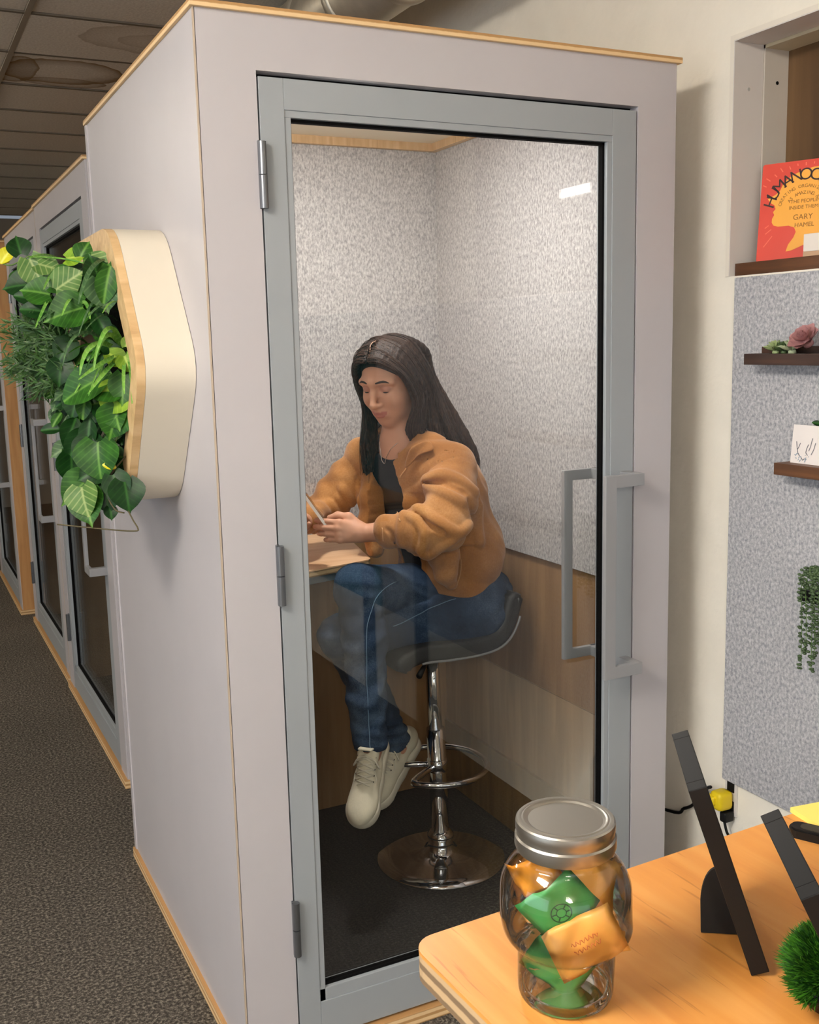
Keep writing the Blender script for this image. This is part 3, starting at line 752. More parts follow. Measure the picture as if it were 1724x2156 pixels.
# card on the middle ledge
c0 = at(1663, 974, x=FX2-.03); top = at(1663, 893, x=FX2-.024)
cd = empty('art_card', (FX2-.03, c0.y, SH2[2]), 0, 'white card with a grey sprig drawing on the middle ledge', 'card')
hh = top.z-SH2[2]
CP = plain('white card paper', lin(236, 228, 224), .7)
me = mesh_from([(0, 0, 0), (0, -.10, 0), (.008, -.10, hh), (.008, 0, hh), (.002, 0, 0), (.002, -.10, 0), (.010, -.10, hh), (.010, 0, hh)],
               [(0, 1, 2, 3), (7, 6, 5, 4), (0, 4, 5, 1), (1, 5, 6, 2), (2, 6, 7, 3), (3, 7, 4, 0)])
link('card_sheet', me, CP, cd)
INK = plain('grey ink', lin(120, 120, 126), .8); INK2 = plain('blue grey ink', lin(150, 166, 182), .8)
def cardpt(u, v): return (-.0006+.008*v/hh, -u, v)
acc = Acc()
for st in ([(.014, .05), (.017, .036), (.021, .024), (.027, .017)], [(.026, .047), (.022, .037), (.019, .032)], [(.05, .045), (.046, .036), (.044, .026), (.05, .02)], [(.06, .06), (.056, .04), (.052, .03)], [(.032, .014), (.037, .008), (.042, .012)], [(.07, .05), (.066, .034), (.06, .022)]):
    for i in range(len(st)-1):
        (u0, v0), (u1, v1) = st[i], st[i+1]
        d = Vector((u1-u0, v1-v0)).normalized(); n = Vector((-d.y, d.x))*.0011
        acc.add([cardpt(u0-n.x, v0-n.y), cardpt(u1-n.x, v1-n.y), cardpt(u1+n.x, v1+n.y), cardpt(u0+n.x, v0+n.y)], [(0, 1, 2, 3)])
acc.link('drawing', INK, cd, False)
acc = Acc()
for k in range(16):
    u = RND.uniform(.010, .055); v = RND.uniform(.006, .022); a = RND.uniform(0, PI); r1, r2 = RND.uniform(.002, .005), .0014
    acc.add([cardpt(u+r1*math.cos(a+q)*1.0*(1 if q in (0, PI) else .35), v+r1*math.sin(a+q)*(1 if q in (0, PI) else .35)) for q in (0, PI/2, PI, 3*PI/2)], [(0, 1, 2, 3)])
acc.link('drawing', INK2, cd, False)
s_ = empty('leaf_sprig', (FX2-.012, at(1730, 888, x=FX2-.012).y, SH2[2]), 0, 'green sprig peeping up behind the white card', 'plant')
tube('stem', [(0, 0, 0), (0, .0, .05), (0, .006, .095)], .0015, STEM, s_, 6)
for k in range(4):
    o = link('leaf', mesh_scaled(OVALS[0], .022, LM_DARK), None, s_); o.location = (0, .003, .05+.014*k); o.rotation_euler = (R(20+10*k), R(80), R(90*(k % 2)-40))
# trailing bead plant
bp = empty('trailing_bead_plant', (FX2-.03, SH3[0]-.066, SH3[2]), 0, 'string of green beads plant trailing over the lowest dark ledge', 'plant')
me = lathe_me([(0, 0), (.026, 0), (.032, .04), (.029, .04), (.026, .03), (0, .03)], 24); link('pot', me, BLACKPL, bp, True)
BEAD = plain('bead leaf', lin(66, 86, 52), .45, var=.4, vscale=70)
acc = Acc(); stacc = Acc()
bm = bmesh.new(); bmesh.ops.create_icosphere(bm, subdivisions=1, radius=1); bm.verts.ensure_lookup_table(); IV = [v.co.copy() for v in bm.verts]; IFc = [tuple(v.index for v in f.verts) for f in bm.faces]; bm.free()
for s in range(10):
    u = s/9; yy = .048-.115*u+RND.uniform(-.004, .004); ln = RND.uniform(.14, .2) if s in (0, 1, 2, 3) else RND.uniform(.10, .18)
    pts = [Vector((0, yy*.5, .045)), Vector((-.034, yy*.8, .055)), Vector((-.046, yy, .02)), Vector((-.046, yy-.004, -.06)), Vector((-.045, yy-.006, -ln))]
    sp = spline(pts, 9); stacc.add(*tube_data(sp, .0009, 5))
    for q in sp[2:]:
        for k in range(2):
            c = q+Vector((RND.uniform(-.006, .004), RND.uniform(-.0075, .0075), RND.uniform(-.004, .004))); r = RND.uniform(.0036, .0052); e = RND.uniform(1.0, 1.5)
            acc.add([c+Vector((v.x*r, v.y*r*e, v.z*r*.8)) for v in IV], IFc)
stacc.link('stem', STEM, bp)
o = acc.link('beads', BEAD, bp); o['kind'] = 'stuff'

# red book in the window recess
def text_me(s, size, extr=.0):
    cu = bpy.data.curves.new('txt', 'FONT'); cu.body = s; cu.size = size; cu.extrude = extr; cu.align_x = 'CENTER'
    o = bpy.data.objects.new('txt', cu); COL.objects.link(o)
    dg = bpy.context.evaluated_depsgraph_get(); me = bpy.data.meshes.new_from_object(o.evaluated_get(dg))
    bpy.data.objects.remove(o, do_unlink=True); return me
bk = empty('red_book', (0, 0, 0), 0, 'red hardcover book with a yellow head silhouette standing in the wall recess', 'book')
BWd, BHt, BT = .236, .236, .026
b0 = at(1591, 556, z=1.7872); 
# stands on the sill: local x right along the cover, z up, -y out of the cover
bp0 = at(1591, 556, x=1.368); bp0.z = 1.7872
dirx = Vector((.40, -.917, 0)).normalized()
upv = Vector((0, 0, 1)); nrm = upv.cross(dirx) * -1          # out of the cover
nrm = Vector((-.917, -.40, 0))
tilt = R(7); upt = (upv*math.cos(tilt)-nrm*math.sin(tilt)); outn = (nrm*math.cos(tilt)+upv*math.sin(tilt))
BM_ = Matrix.Identity(4)
for i in range(3): BM_[i][0], BM_[i][1], BM_[i][2], BM_[i][3] = dirx[i], -outn[i], upt[i], bp0[i]
bk.matrix_world = BM_
RED = plain('red cover', lin(222, 62, 40), .4); ORG = plain('orange print', lin(250, 176, 56), .45); PALEY = plain('pale yellow print', lin(252, 216, 130), .45)
LRED = plain('light red print', lin(244, 110, 80), .45); DKB = plain('dark print', lin(58, 30, 24), .6); BRN = plain('brown print', lin(150, 96, 20), .6)
def rrect(x0, z0, x1, z1, r, n=5):
    o = []
    for cx, cz, a0 in ((x1-r, z1-r, 0), (x0+r, z1-r, 90), (x0+r, z0+r, 180), (x1-r, z0+r, 270)):
        for k in range(n+1):
            a = R(a0+90*k/n); o.append((cx+r*math.cos(a), cz+r*math.sin(a)))
    return o
bm = bmesh.new(); prism(bm, rrect(0, 0, BWd, BHt, .006), 'y', 0, .003); prism(bm, rrect(0, 0, BWd, BHt, .006), 'y', BT-.003, BT)
add_box(bm, (BWd-.003, 0, .0), (BWd, BT, BHt)); link('cover', bm, RED, bk)
box('pages', (.004, .003, .004), (BWd-.003, BT-.003, BHt-.004), plain('page edges', lin(232, 222, 200), .8), bk)
S_ = BHt/205.0     # photo px -> metres on the cover
head = [(14, 168), (30, 178), (38, 186), (44, 204), (54, 218), (68, 228), (86, 236), (106, 241), (126, 241), (142, 236), (152, 224), (156, 205), (154, 186), (150, 168), (140, 150), (132, 130), (130, 112), (134, 88), (140, 66), (118, 52), (92, 36), (72, 26), (60, 24), (64, 42), (74, 60), (78, 74), (74, 86), (62, 92), (40, 92), (30, 96), (26, 104), (26, 114), (30, 124), (27, 132), (32, 140), (29, 150), (22, 156)]
hs = BHt/262.0; hx = hs*1.30
bm = bmesh.new(); prism(bm, [(x*hx+.002, z*hs) for x, z in head], 'y', -.0006, .0001); link('head_print', bm, ORG, bk)
acc = Acc()
for k in range(26):
    a = R(205-k*9.5); cx, cz = 92*hx, 150*hs
    r0, r1 = (100 if k % 2 else 97)*hs, (112 if k % 2 else 106)*hs
    p0 = Vector((cx+1.28*r0*math.cos(a), cz+r0*math.sin(a))); p1 = Vector((cx+1.28*r1*math.cos(a), cz+r1*math.sin(a)))
    if not (0.004 < p1.x < BWd-.004 and .004 < p1.y < BHt-.004): p1 = p0+(p1-p0)*.5
    if not (0.004 < p0.x < BWd-.004 and .004 < p0.y < BHt-.004) or not (0.003 < p1.x < BWd-.003 and .003 < p1.y < BHt-.003): continue
    n = Vector((-(p1-p0).y, (p1-p0).x)).normalized()*.0011
    acc.add([(q.x, -.0005, q.y) for q in (p0-n, p1-n, p1+n, p0+n)], [(0, 1, 2, 3)])
for (x0, z0, x1, z1) in ((18, 90, 28, 97), (20, 74, 36, 86), (18, 40, 40, 68)):
    p0 = Vector((x0*hs, z0*hs)); p1 = Vector((x1*hs, z1*hs)); n = Vector((-(p1-p0).y, (p1-p0).x)).normalized()*.0011
    acc.add([(q.x, -.0005, q.y) for q in (p0-n, p1-n, p1+n, p0+n)], [(0, 1, 2, 3)])
acc.link('ray_print', LRED, bk, False)
def arc_text(name, s, cx, cz, rad, a0, a1, size, mat):
    acc = Acc()
    for i, ch in enumerate(s):
        if ch == ' ': continue
        a = R(a0+(a1-a0)*i/(max(1, len(s)-1))); me = text_me(ch, size)
        c = Vector((cx+1.22*rad*math.cos(a), cz+rad*math.sin(a))); th = (a-PI/2)*.86
        vs = [(c.x+v.co.x*math.cos(th)-v.co.y*math.sin(th), -.0012, c.y+v.co.x*math.sin(th)+v.co.y*math.cos(th)) for v in me.vertices]
        acc.add(vs, [tuple(p.vertices) for p in me.polygons])
    return acc.link(name, mat, bk, False)
arc_text('lettering', 'HUMANOCRACY', 92*hx, 146*hs, 64*hs, 172, 8, .040, DKB)
arc_text('subtitle_lettering', 'CREATING ORGANIZATIONS', 92*hx, 140*hs, 50*hs, 170, 12, .011, BRN)
arc_text('subtitle_lettering', 'AS AMAZING AS', 92*hx, 138*hs, 34*hs, 150, 30, .0115, BRN)
def flat_text(name, s, x, z, size, mat):
    me = text_me(s, size); acc = Acc(); acc.add([(x+v.co.x, -.0012, z+v.co.y) for v in me.vertices], [tuple(p.vertices) for p in me.polygons]); acc.link(name, mat, bk, False)
flat_text('subtitle_lettering', 'THE PEOPLE', 92*hx, 150*hs, .012, BRN); flat_text('subtitle_lettering', 'INSIDE THEM', 92*hx, 134*hs, .012, BRN)
flat_text('author_lettering', 'GARY', 92*hx, 106*hs, .018, BRN); flat_text('author_lettering', 'HAMEL', 96*hx, 86*hs, .015, BRN)
# white block in front of the book
q = at(1712, 545, x=1.375)
wb = empty('white_block', (1.375, q.y, 1.787), R(12), 'small white block with a tan base standing before the red book', 'ornament')
box('block', (-.018, -.030, .012), (.018, .016, .052), plain('white block', lin(238, 228, 218), .6), wb, .002); box('base', (-.018, -.030, 0), (.018, .016, .012), plain('tan base', lin(196, 160, 128), .6), wb)
# unseen glowing bar, added for the bright streak mirrored in the booth's glass
lb = empty('added_glow_bar', (1.47, -.80, 2.085), 0, 'unseen glowing bar added in the wall recess for the streak in the glass', 'lamp')
box('housing', (.008, -.085, -.018), (.029, .085, .018), TRIMW, lb); box('tube', (0, -.08, -.014), (.008, .08, .014), emit_mat('added bar glow', (1, .95, .9, 1), 5.0), lb)

# outlet with a yellow and a black plug, and cable
pc = at(1541, 1672, x=XW)
ou = empty('wall_outlet', (XW, pc.y, pc.z), 0, 'white wall outlet with black sockets below the felt panel', 'outlet')
box('cover_plate', (-.005, -.022, -.058), (0, .022, .052), TRIMW, ou, .002)
for zz in (-.030, .022): box('socket', (-.0065, -.013, zz-.014), (-.004, .013, zz+.014), BLACKPL, ou, .002)
yp = at(1522, 1684, x=XW-.028)
t = empty('yellow_plug', yp, 0, 'yellow plug in the wall outlet behind the black frame', 'plug')
bm = bmesh.new(); add_box(bm, (-.028, -.019, -.024), (.019, .022, .026), .011); YELP = plain('yellow plug plastic', lin(232, 202, 22), .5); link('plug_body', bm, YELP, t, True)
bm = bmesh.new(); add_box(bm, (-.036, -.002, -.010), (-.012, .030, .014), .006); link('plug_grip', bm, YELP, t, True)
box('plug_prong', (.018, -.006, -.003), (.0235, .006, .003), HINGE, t)
bpz = at(1531, 1718, x=XW-.02)
t = empty('black_plug', bpz, 0, 'black plug hanging under the yellow plug at the outlet', 'plug')
bm = bmesh.new(); add_box(bm, (-.018, -.011, -.014), (.014, .011, .014), .005); link('plug_body', bm, BLACKPL, t, True)
tube('cable', spline([(-.010, 0, -.012), (-.008, -.008, -.04), (.004, -.014, -.07), (.012, -.016, -.14), (.013, -.016, -.30)], 6), .0036, BLACKPL, t)
t = empty('power_cable', at(1405, 1706, x=XW-.006), 0, 'black cable running along the wall into the gap beside the booth', 'cable')
o_ = t.location
tube('cable_run', spline([Vector(at(1496, 1657, x=XW-.03))-o_, Vector(at(1486, 1662, x=XW-.02))-o_, Vector(at(1460, 1693, x=XW-.01))-o_, Vector(at(1440, 1702, x=XW-.006))-o_, Vector((0, 0, 0)), Vector((0, .4, -.05))], 6), .0046, BLACKPL, t)
# ------------------------------------------------------------------ the tall table in front
TZ = 1.06
tb = empty('tall_table', (-.192, -1.272, TZ), R(2.6), 'tall maple topped table with plywood edges standing in front of the booth', 'table')
def rect_round(x0, y0, x1, y1, r): return rrect(x0, y0, x1, y1, r, 6)
TL, TDp = 1.28, .62
bm = bmesh.new(); prism(bm, rect_round(0, -TDp, TL, .022, .024), 'z', -.0042, 0); link('table_top', bm, TABLEW, tb)
bm = bmesh.new(); prism(bm, rect_round(.0002, -TDp+.0002, TL-.0002, .0218, .0238), 'z', -.030, -.0041); link('top_core', bm, ply_mat('table plywood core', lin(190, 160, 122), lin(128, 104, 78), 2.6, .018), tb)
for x, y in ((.06, -.04), (TL-.08, -.04), (.06, -TDp+.05), (TL-.08, -TDp+.05)):
    box('leg', (x+.10-.02, y-.02, -TZ), (x+.10+.02, y+.02, -.030), BLACKPL, tb, .003)
boxes('apron', [((.14, -.06, -.08), (TL-.1, -.045, -.030))], BLACKPL, tb)

# skull shaped jar with tea sachets
JL = at(1190, 2090, z=TZ)
fa = R(-32)          # where the face of the jar looks (world angle)
def skull(p, a):
    x, y, z = p; r = math.hypot(x, y); d = math.cos(a-fa)
    k = 1.0
    g = lambda c, s: math.exp(-((z-c)/s)**2)
    front = max(0, d)
    w_ = (a-fa+PI) % (2*PI)-PI
    k += .055*front**3*g(.060, .007)             # cheek bones
    k -= .02*math.exp(-((abs(w_)-.42)/.22)**2)*g(.080, .010)     # eye hollows
    k += .02*math.exp(-(w_/.14)**2)*g(.068, .010)
    k += .03*front**4*g(.034, .012)             # teeth
    k += .010*math.cos(16*w_)*front**2*g(.036, .010)
    return (x*k, y*k, z)
prof = [(0, .004), (.026, .0035), (.034, .0), (.0385, .002), (.0405, .008), (.0408, .02), (.0405, .036), (.0405, .044), (.0425, .0485), (.0475, .053), (.0515, .0585), (.0540, .066), (.0555, .078), (.0555, .094), (.0540, .106), (.049, .117), (.043, .125), (.0395, .129), (.0395, .139)]
def subdiv(pr, n=3):
    v = spline([Vector((r, 0, z)) for r, z in pr], n); return [(max(0, q.x), q.z) for q in v]
jar = empty('skull_jar', JL, 0, 'clear glass skull jar with a silver lid holding sachets on the tall table', 'jar')
JG = thin_glass('jar glass', (.975, .985, .975, 1), 1.5, .0, .95)
me = lathe_me(subdiv(prof), 72, skull); link('glass_body', me, JG, jar, True)
inner = [(0, .010), (.033, .009), (.037, .014), (.0375, .034), (.039, .046), (.048, .055), (.051, .068), (.052, .086), (.050, .104), (.045, .116), (.038, .126), (.037, .138)]
me = lathe_me(subdiv(inner), 72, lambda p, a: skull(p, a)); link('glass_lining', me, thin_glass('jar inner glass', (.985, .99, .985, 1), 1.3, 0, .7), jar, True)
LIDM = plain('silver lid', lin(186, 182, 174), .36, metal=1.0)
lidp = [(0, .1585), (.031, .1585), (.0325, .1595), (.0335, .1603), (.0352, .1605), (.0365, .1598), (.0375, .160), (.040, .160), (.0412, .1588), (.0416, .156), (.0416, .152), (.0408, .150), (.0408, .147), (.0422, .1455), (.0424, .138), (.0412, .1345), (.0395, .1345), (.0395, .158)]
me = lathe_me(lidp, 64); lo_ = link('lid', me, LIDM, jar, True); lo_.data.set_sharp_from_angle(angle=R(32))
jar.rotation_euler = (0, 0, 0)
# sachets: crumpled packets
def packet(name, c, wd, ht, col, label, rot, emblem=None, seed=0):
    rn = random.Random(seed); n = 9; vs, fs = [], []
    for s in (0, 1):
        for j in range(n+1):
            for i in range(n+1):
                u = -1+2*i/n; v = -1+2*j/n
                pil = .0024*(1-abs(u)**3)*(1-abs(v)**3)*(1 if s else -1)
                cr = .0022*math.sin(3*u+2.3*v+seed)+.0014*math.sin(7*u-4*v+seed*2)
                vs.append((u*wd/2, pil+cr+(.0004 if s else -.0004)+.006*u*u*(1 if seed % 2 else -1), v*ht/2))
        b = s*(n+1)**2
        for j in range(n):
            for i in range(n):
                a = b+j*(n+1)+i; q = (a, a+1, a+n+2, a+n+1); fs.append(q if not s else tuple(reversed(q)))
    bm = bmesh.new(); bm.from_mesh(mesh_from(vs, fs)); bmesh.ops.remove_doubles(bm, verts=bm.verts, dist=.0009); bmesh.ops.recalc_face_normals(bm, faces=bm.faces)
    o = empty(name, JL+Vector(c)); o.rotation_euler = rot; tag(o, label, 'sachet', 'sachets in the glass jar')
    link('packet', bm, col, o, True)
    if emblem: emblem(o)
    return o
SGREEN = plain('green sachet', lin(70, 150, 76), .35, var=.12, vscale=40); SORANGE = plain('orange sachet', lin(240, 172, 84), .35, var=.08, vscale=40); SORD = plain('deep orange sachet', lin(232, 148, 44), .35, var=.1, vscale=40)
def green_emblem(o):
    EM = plain('dark green print', lin(24, 66, 44), .5); acc = Acc()
    for r0, r1 in ((.0082, .0092), (.0038, .0046)):
        n = 28; vs = []
        for k in range(n):
            a = 2*PI*k/n
            vs += [(r0*math.cos(a), -.0066, r0*math.sin(a)), (r1*math.cos(a), -.0066, r1*math.sin(a))]
        acc.add(vs, [(2*k, 2*k+1, (2*k+3) % (2*n), (2*k+2) % (2*n)) for k in range(n)])
    for a in (30, 100, 160, 220, 290, 340):
        c, s = math.cos(R(a)), math.sin(R(a)); n = Vector((-s, c))*.0006
        acc.add([(.0046*c-n.x, -.0066, .0046*s-n.y), (.008*c-n.x, -.0066, .008*s-n.y), (.008*c+n.x, -.0066, .008*s+n.y), (.0046*c+n.x, -.0066, .0046*s+n.y)], [(0, 1, 2, 3)])
    acc.link('emblem', EM, o, False)
def red_script(o):
    EM = plain('red print', lin(206, 110, 52), .5)
    for k in range(2):
        pts = [(-.012+.024*i/20, -.0062, .004-.007*k+.0022*math.sin(i*1.9+k)) for i in range(21)]
        tube('script', pts, .0005, EM, o, 4)
vr = R(-26.0)        # face the aisle
packet('tea_sachet', (-.012, -.009, .086), .056, .048, SGREEN, 'green sachet with a round dark emblem in the skull jar', (R(8), R(-38), vr), green_emblem, 1)
packet('tea_sachet', (.005, -.021, .058), .062, .046, SORANGE, 'orange sachet with red script at the front of the skull jar', (R(-6), R(-24), vr+R(6)), red_script, 2)
packet('tea_sachet', (-.022, .014, .106), .042, .034, SORD, 'deep orange sachet near the lid of the skull jar', (R(12), R(-30), vr+R(-20)), None, 3)
packet('tea_sachet', (.022, .004, .084), .054, .060, SORANGE, 'plain orange sachet at the back of the skull jar', (R(0), R(12), vr+R(20)), None, 4)
packet('tea_sachet', (-.012, -.006, .030), .054, .042, SGREEN, 'green sachet low at the front of the skull jar', (R(10), R(30), vr+R(-10)), None, 5)
packet('tea_sachet', (.012, .008, .032), .040, .030, plain('dark green sachet', lin(60, 110, 62), .35, var=.2, vscale=60), 'dark green sachet at the bottom of the skull jar', (R(70), R(20), vr+R(30)), None, 6)
packet('tea_sachet', (.0, .010, .018), .046, .036, plain('tan sachet', lin(208, 160, 96), .4, var=.15, vscale=60), 'tan sachet lying on the floor of the skull jar', (R(84), R(5), vr+R(60)), None, 7)

# black photo frames seen from the side
def photo_frame(N0, yaw, lean, wd, ht, th, label, wing=.5):
    a = Vector((math.sin(yaw), math.cos(yaw), 0)); n0 = Vector((math.cos(yaw), -math.sin(yaw), 0))
    up = Vector((0, 0, 1))*math.cos(lean)-n0*math.sin(lean); n = n0*math.cos(lean)+Vector((0, 0, 1))*math.sin(lean)
    t = empty('photo_frame', N0, 0, label, 'picture frame', 'black picture frames on the tall table')
    m = Matrix.Identity(4)
    for i in range(3): m[i][0], m[i][1], m[i][2], m[i][3] = a[i], n[i], up[i], N0[i]
    zl = th*math.sin(lean)     # keep the lower back edge on the table
    m[2][3] += zl+.0003
    t.matrix_world = m
    fw_ = .016
    boxes('frame_moulding', [((0, -th, 0), (fw_, 0, ht)), ((wd-fw_, -th, 0), (wd, 0, ht)), ((fw_, -th, 0), (wd-fw_, 0, fw_)), ((fw_, -th, ht-fw_), (wd-fw_, 0, ht))], BLACKPL, t, .0008)
    box('backing_board', (fw_-.004, -th+.002, fw_-.004), (wd-fw_+.004, -th+.006, ht-fw_+.004), plain('black backing', lin(20, 19, 19), .8), t)
    box('photo_sheet', (fw_-.002, -.008, fw_-.002), (wd-fw_+.002, -.006, ht-fw_+.002), plain('photo paper', lin(205, 205, 205), .5), t)
    # easel: a wing hinged upright on the middle of the back, its lower edge on the table
    bm = bmesh.new(); cl, sl_ = math.cos(lean), math.sin(lean)
    loc = lambda h, v: (-th-h*cl+v*sl_-.0002, h*sl_+v*cl)      # h behind the back, v above the table
    pts = [loc(.0005, .0005), loc(.034, .0005), loc(.035, .032)]
    for k in range(1, 9):
        a_ = R(90*k/8); pts.append(loc(.035-.014*(1-math.cos(a_)), .032+.034*math.sin(a_)))
    prism(bm, [(y, z) for y, z in pts], 'x', wd*wing-.0015, wd*wing+.0015)
    link('easel_flap', bm, plain('black flap', lin(20, 19, 19), .8), t)
    return t
photo_frame(Vector((.058, -1.450, TZ)), .597, .324, .133, .178, .016, 'black photo frame nearest the jar, seen edge on, leaning back')
photo_frame(Vector((.034, -1.622, TZ)), .575, .445, .133, .178, .016, 'second black photo frame, behind the moss plant, leaning back', .22)
# things at the far right end of the table
pd = empty('yellow_notepad', at(1668, 1713, z=TZ), R(-8), 'pale yellow notepad lying at the back of the tall table', 'notepad')
boxes('sheets', [((0, -.085, 0), (.16, .004, .006))], plain('yellow paper', lin(250, 226, 116), .7), pd)
def flatcase():
    c = at(1662, 1752, z=TZ)
    t = empty('black_case', c, R(-62), 'slim black rounded case lying on the table before the yellow notepad', 'case')
    bm = bmesh.new(); prism(bm, rrect(0, -.012, .17, .012, .0105, 6), 'z', 0, .011)
    es = [e for e in bm.edges if abs(e.verts[0].co.z-.011) < 1e-5 and abs(e.verts[1].co.z-.011) < 1e-5]
    bmesh.ops.bevel(bm, geom=es, offset=.002, segments=2, affect='EDGES'); link('case_shell', bm, BLACKPL, t)
    bm = bmesh.new(); prism(bm, rrect(.012, -.0075, .16, .0075, .0065, 6), 'z', .0108, .0116); link('case_lit_top', bm, plain('dark olive lit top', lin(54, 50, 38), .4), t)  # olive strip paints the light falling on the black case's top
flatcase()
# moss plant in a black bowl
mc = Vector((.080, -1.502, TZ))
ms = empty('moss_plant', mc, 0, 'bright green mossy tuft in a black bowl at the table corner', 'plant')
me = lathe_me([(0, 0), (.024, 0), (.034, .012), (.037, .024), (.034, .025), (.029, .018), (0, .018)], 40); link('bowl', me, BLACKPL, ms, True)
acc = Acc(); acc2 = Acc()
for k in range(9000):
    th = RND.uniform(0, 2*PI); ph = math.acos(RND.uniform(-.12, 1)); 
    d = Vector((math.sin(ph)*math.cos(th), math.sin(ph)*math.sin(th), math.cos(ph)))
    lump = 1+.16*math.sin(5*th+2)*math.sin(3*ph)+.12*math.sin(9*th)*math.sin(6*ph+1)
    b = Vector((d.x*.033*lump, d.y*.033*lump, .022+d.z*.040*lump))
    l = RND.uniform(.007, .016); dr = (d+Vector((RND.uniform(-.6, .6), RND.uniform(-.6, .6), RND.uniform(-.2, .7)))).normalized()
    sd = dr.cross(Vector((RND.uniform(-1, 1), RND.uniform(-1, 1), RND.uniform(-1, 1)))).normalized()*.0007
    (acc if k % 3 else acc2).add([b-d*.006-sd, b-d*.006+sd, b+dr*l*.6+sd*.9, b+dr*l, b+dr*l*.6-sd*.9], [(0, 1, 2, 3, 4)])
MG1 = plain('moss green', lin(62, 122, 22), .6, var=.35, vscale=60); MG2 = plain('dark moss green', lin(30, 82, 16), .6, var=.3, vscale=60)
o = acc.link('moss_fronds', MG1, ms, False); o['kind'] = 'stuff'
o = acc2.link('moss_fronds', MG2, ms, False); o['kind'] = 'stuff'
me = lathe_me([(0, .058), (.018, .053), (.028, .04), (.031, .026), (.02, .018), (0, .018)], 30); link('moss_core', me, MG2, ms, True)
# ------------------------------------------------------------------ stool, desk inside the booth
st = empty('bar_stool', (.806, .60, .05), 0, 'chrome bar stool with a charcoal bucket seat inside the booth', 'stool')
me = lathe_me([(0, 0), (.192, 0), (.196, .003), (.194, .007), (.15, .0125), (.10, .018), (.06, .026), (.044, .036), (.038, .05), (.036, .064), (.040, .070), (.040, .082), (.034, .088), (.029, .095)], 72)
link('base_plate', me, CHROME, st, True)
tube('lower_column', [(0, 0, .09), (-.010, 0, .42)], .0275, CHROME, st, 32)
tube('upper_column', [(-.010, 0, .415), (-.018, 0, .672)], .0205, CHROME, st, 32)
me = lathe_me([(.0275, -.02), (.031, -.018), (.031, .018), (.0275, .02)], 32); o = link('ring_clamp', me, CHROME, st, True); o.location = (-.006, 0, .305)
rp = [(-.006+.028*math.cos(R(a)), 0+.0, .305) for a in (0,)]
pts = []
for k in range(33):
    a = R(-155+310*k/32); pts.append((.035+.150*math.cos(a)-.04, .150*math.sin(a), .302))
pts = [(-.02, -.01, .305)] + [(-.10, -.055, .303)] + pts[1:-1] + [(-.10, .055, .303)] + [(-.02, .01, .305)]
tube('foot_ring', spline(pts, 2), .0095, CHROME, st, 12)
prof = [(-.190, .664), (-.172, .694), (-.12, .706), (-.04, .702), (.05, .702), (.115, .714), (.150, .75), (.172, .81), (.182, .842)]
cs = spline([Vector((x, 0, z)) for x, z in prof], 4)
bm = bmesh.new(); ups = []; dns = []
for i, q in enumerate(cs):
    tg = (cs[min(i+1, len(cs)-1)]-cs[max(i-1, 0)]).normalized(); n = Vector((-tg.z, 0, tg.x)); th = .026*(1 if 1 < i < len(cs)-2 else .6)
    ups.append((q+n*th)); dns.append(q-n*th)
pg = [(p.x, p.z) for p in ups]+[(p.x, p.z) for p in reversed(dns)]
prism(bm, pg, 'y', -.165, .165)
es = [e for e in bm.edges if abs(abs(e.verts[0].co.y)-.165) < 1e-5 and abs(e.verts[0].co.y-e.verts[1].co.y) < 1e-5]
bmesh.ops.bevel(bm, geom=es, offset=.014, segments=4, affect='EDGES', profile=.5)
o = link('seat', bm, BLACKLEA, st, True)
bm = bmesh.new(); add_box(bm, (-.09, -.075, .664), (.06, .075, .684), .004); link('seat_plate', bm, BLACKPL, st)
tube('seat_trim', [(p.x, -.1665, p.z+.004) for p in dns[7:-6]], .0035, plain('grey piping', lin(130, 130, 132), .4), st, 8)
tube('lift_lever', [(-.02, -.03, .668), (-.10, -.12, .664), (-.145, -.17, .652)], [.005, .006, .009], BLACKPL, st, 10)

dk = empty('corner_desk', (.0725, .5, .985), 0, 'small birch corner desk fixed inside the booth beside the woman', 'desk')
E0 = Vector((.0725, .5, .985))
pg = [(.0825, .488), (.585, .612), (.602, .618), (.614, .632), (.713, 1.082), (.0825, 1.082)]
bm = bmesh.new(); prism(bm, [(x-E0.x, y-E0.y) for x, y in pg], 'z', .016, .0195); link('desk_top', bm, wood_mat('birch desk top', lin(226, 176, 130), lin(236, 190, 146), lin(242, 200, 160), (4, 40, 40), .45), dk)
bm = bmesh.new(); prism(bm, [(x-E0.x, y-E0.y) for x, y in pg], 'z', 0, .0161); link('desk_core', bm, ply_mat('desk plywood core', lin(206, 176, 132), lin(146, 118, 84), 2.2, .018), dk)
pg2 = [(.09, .53), (.55, .644), (.64, 1.06), (.09, 1.06)]
bm = bmesh.new(); prism(bm, [(x-E0.x, y-E0.y) for x, y in pg2], 'z', -.030, 0); link('support_frame', bm, plain('grey desk bracket', lin(142, 150, 158), .5), dk)

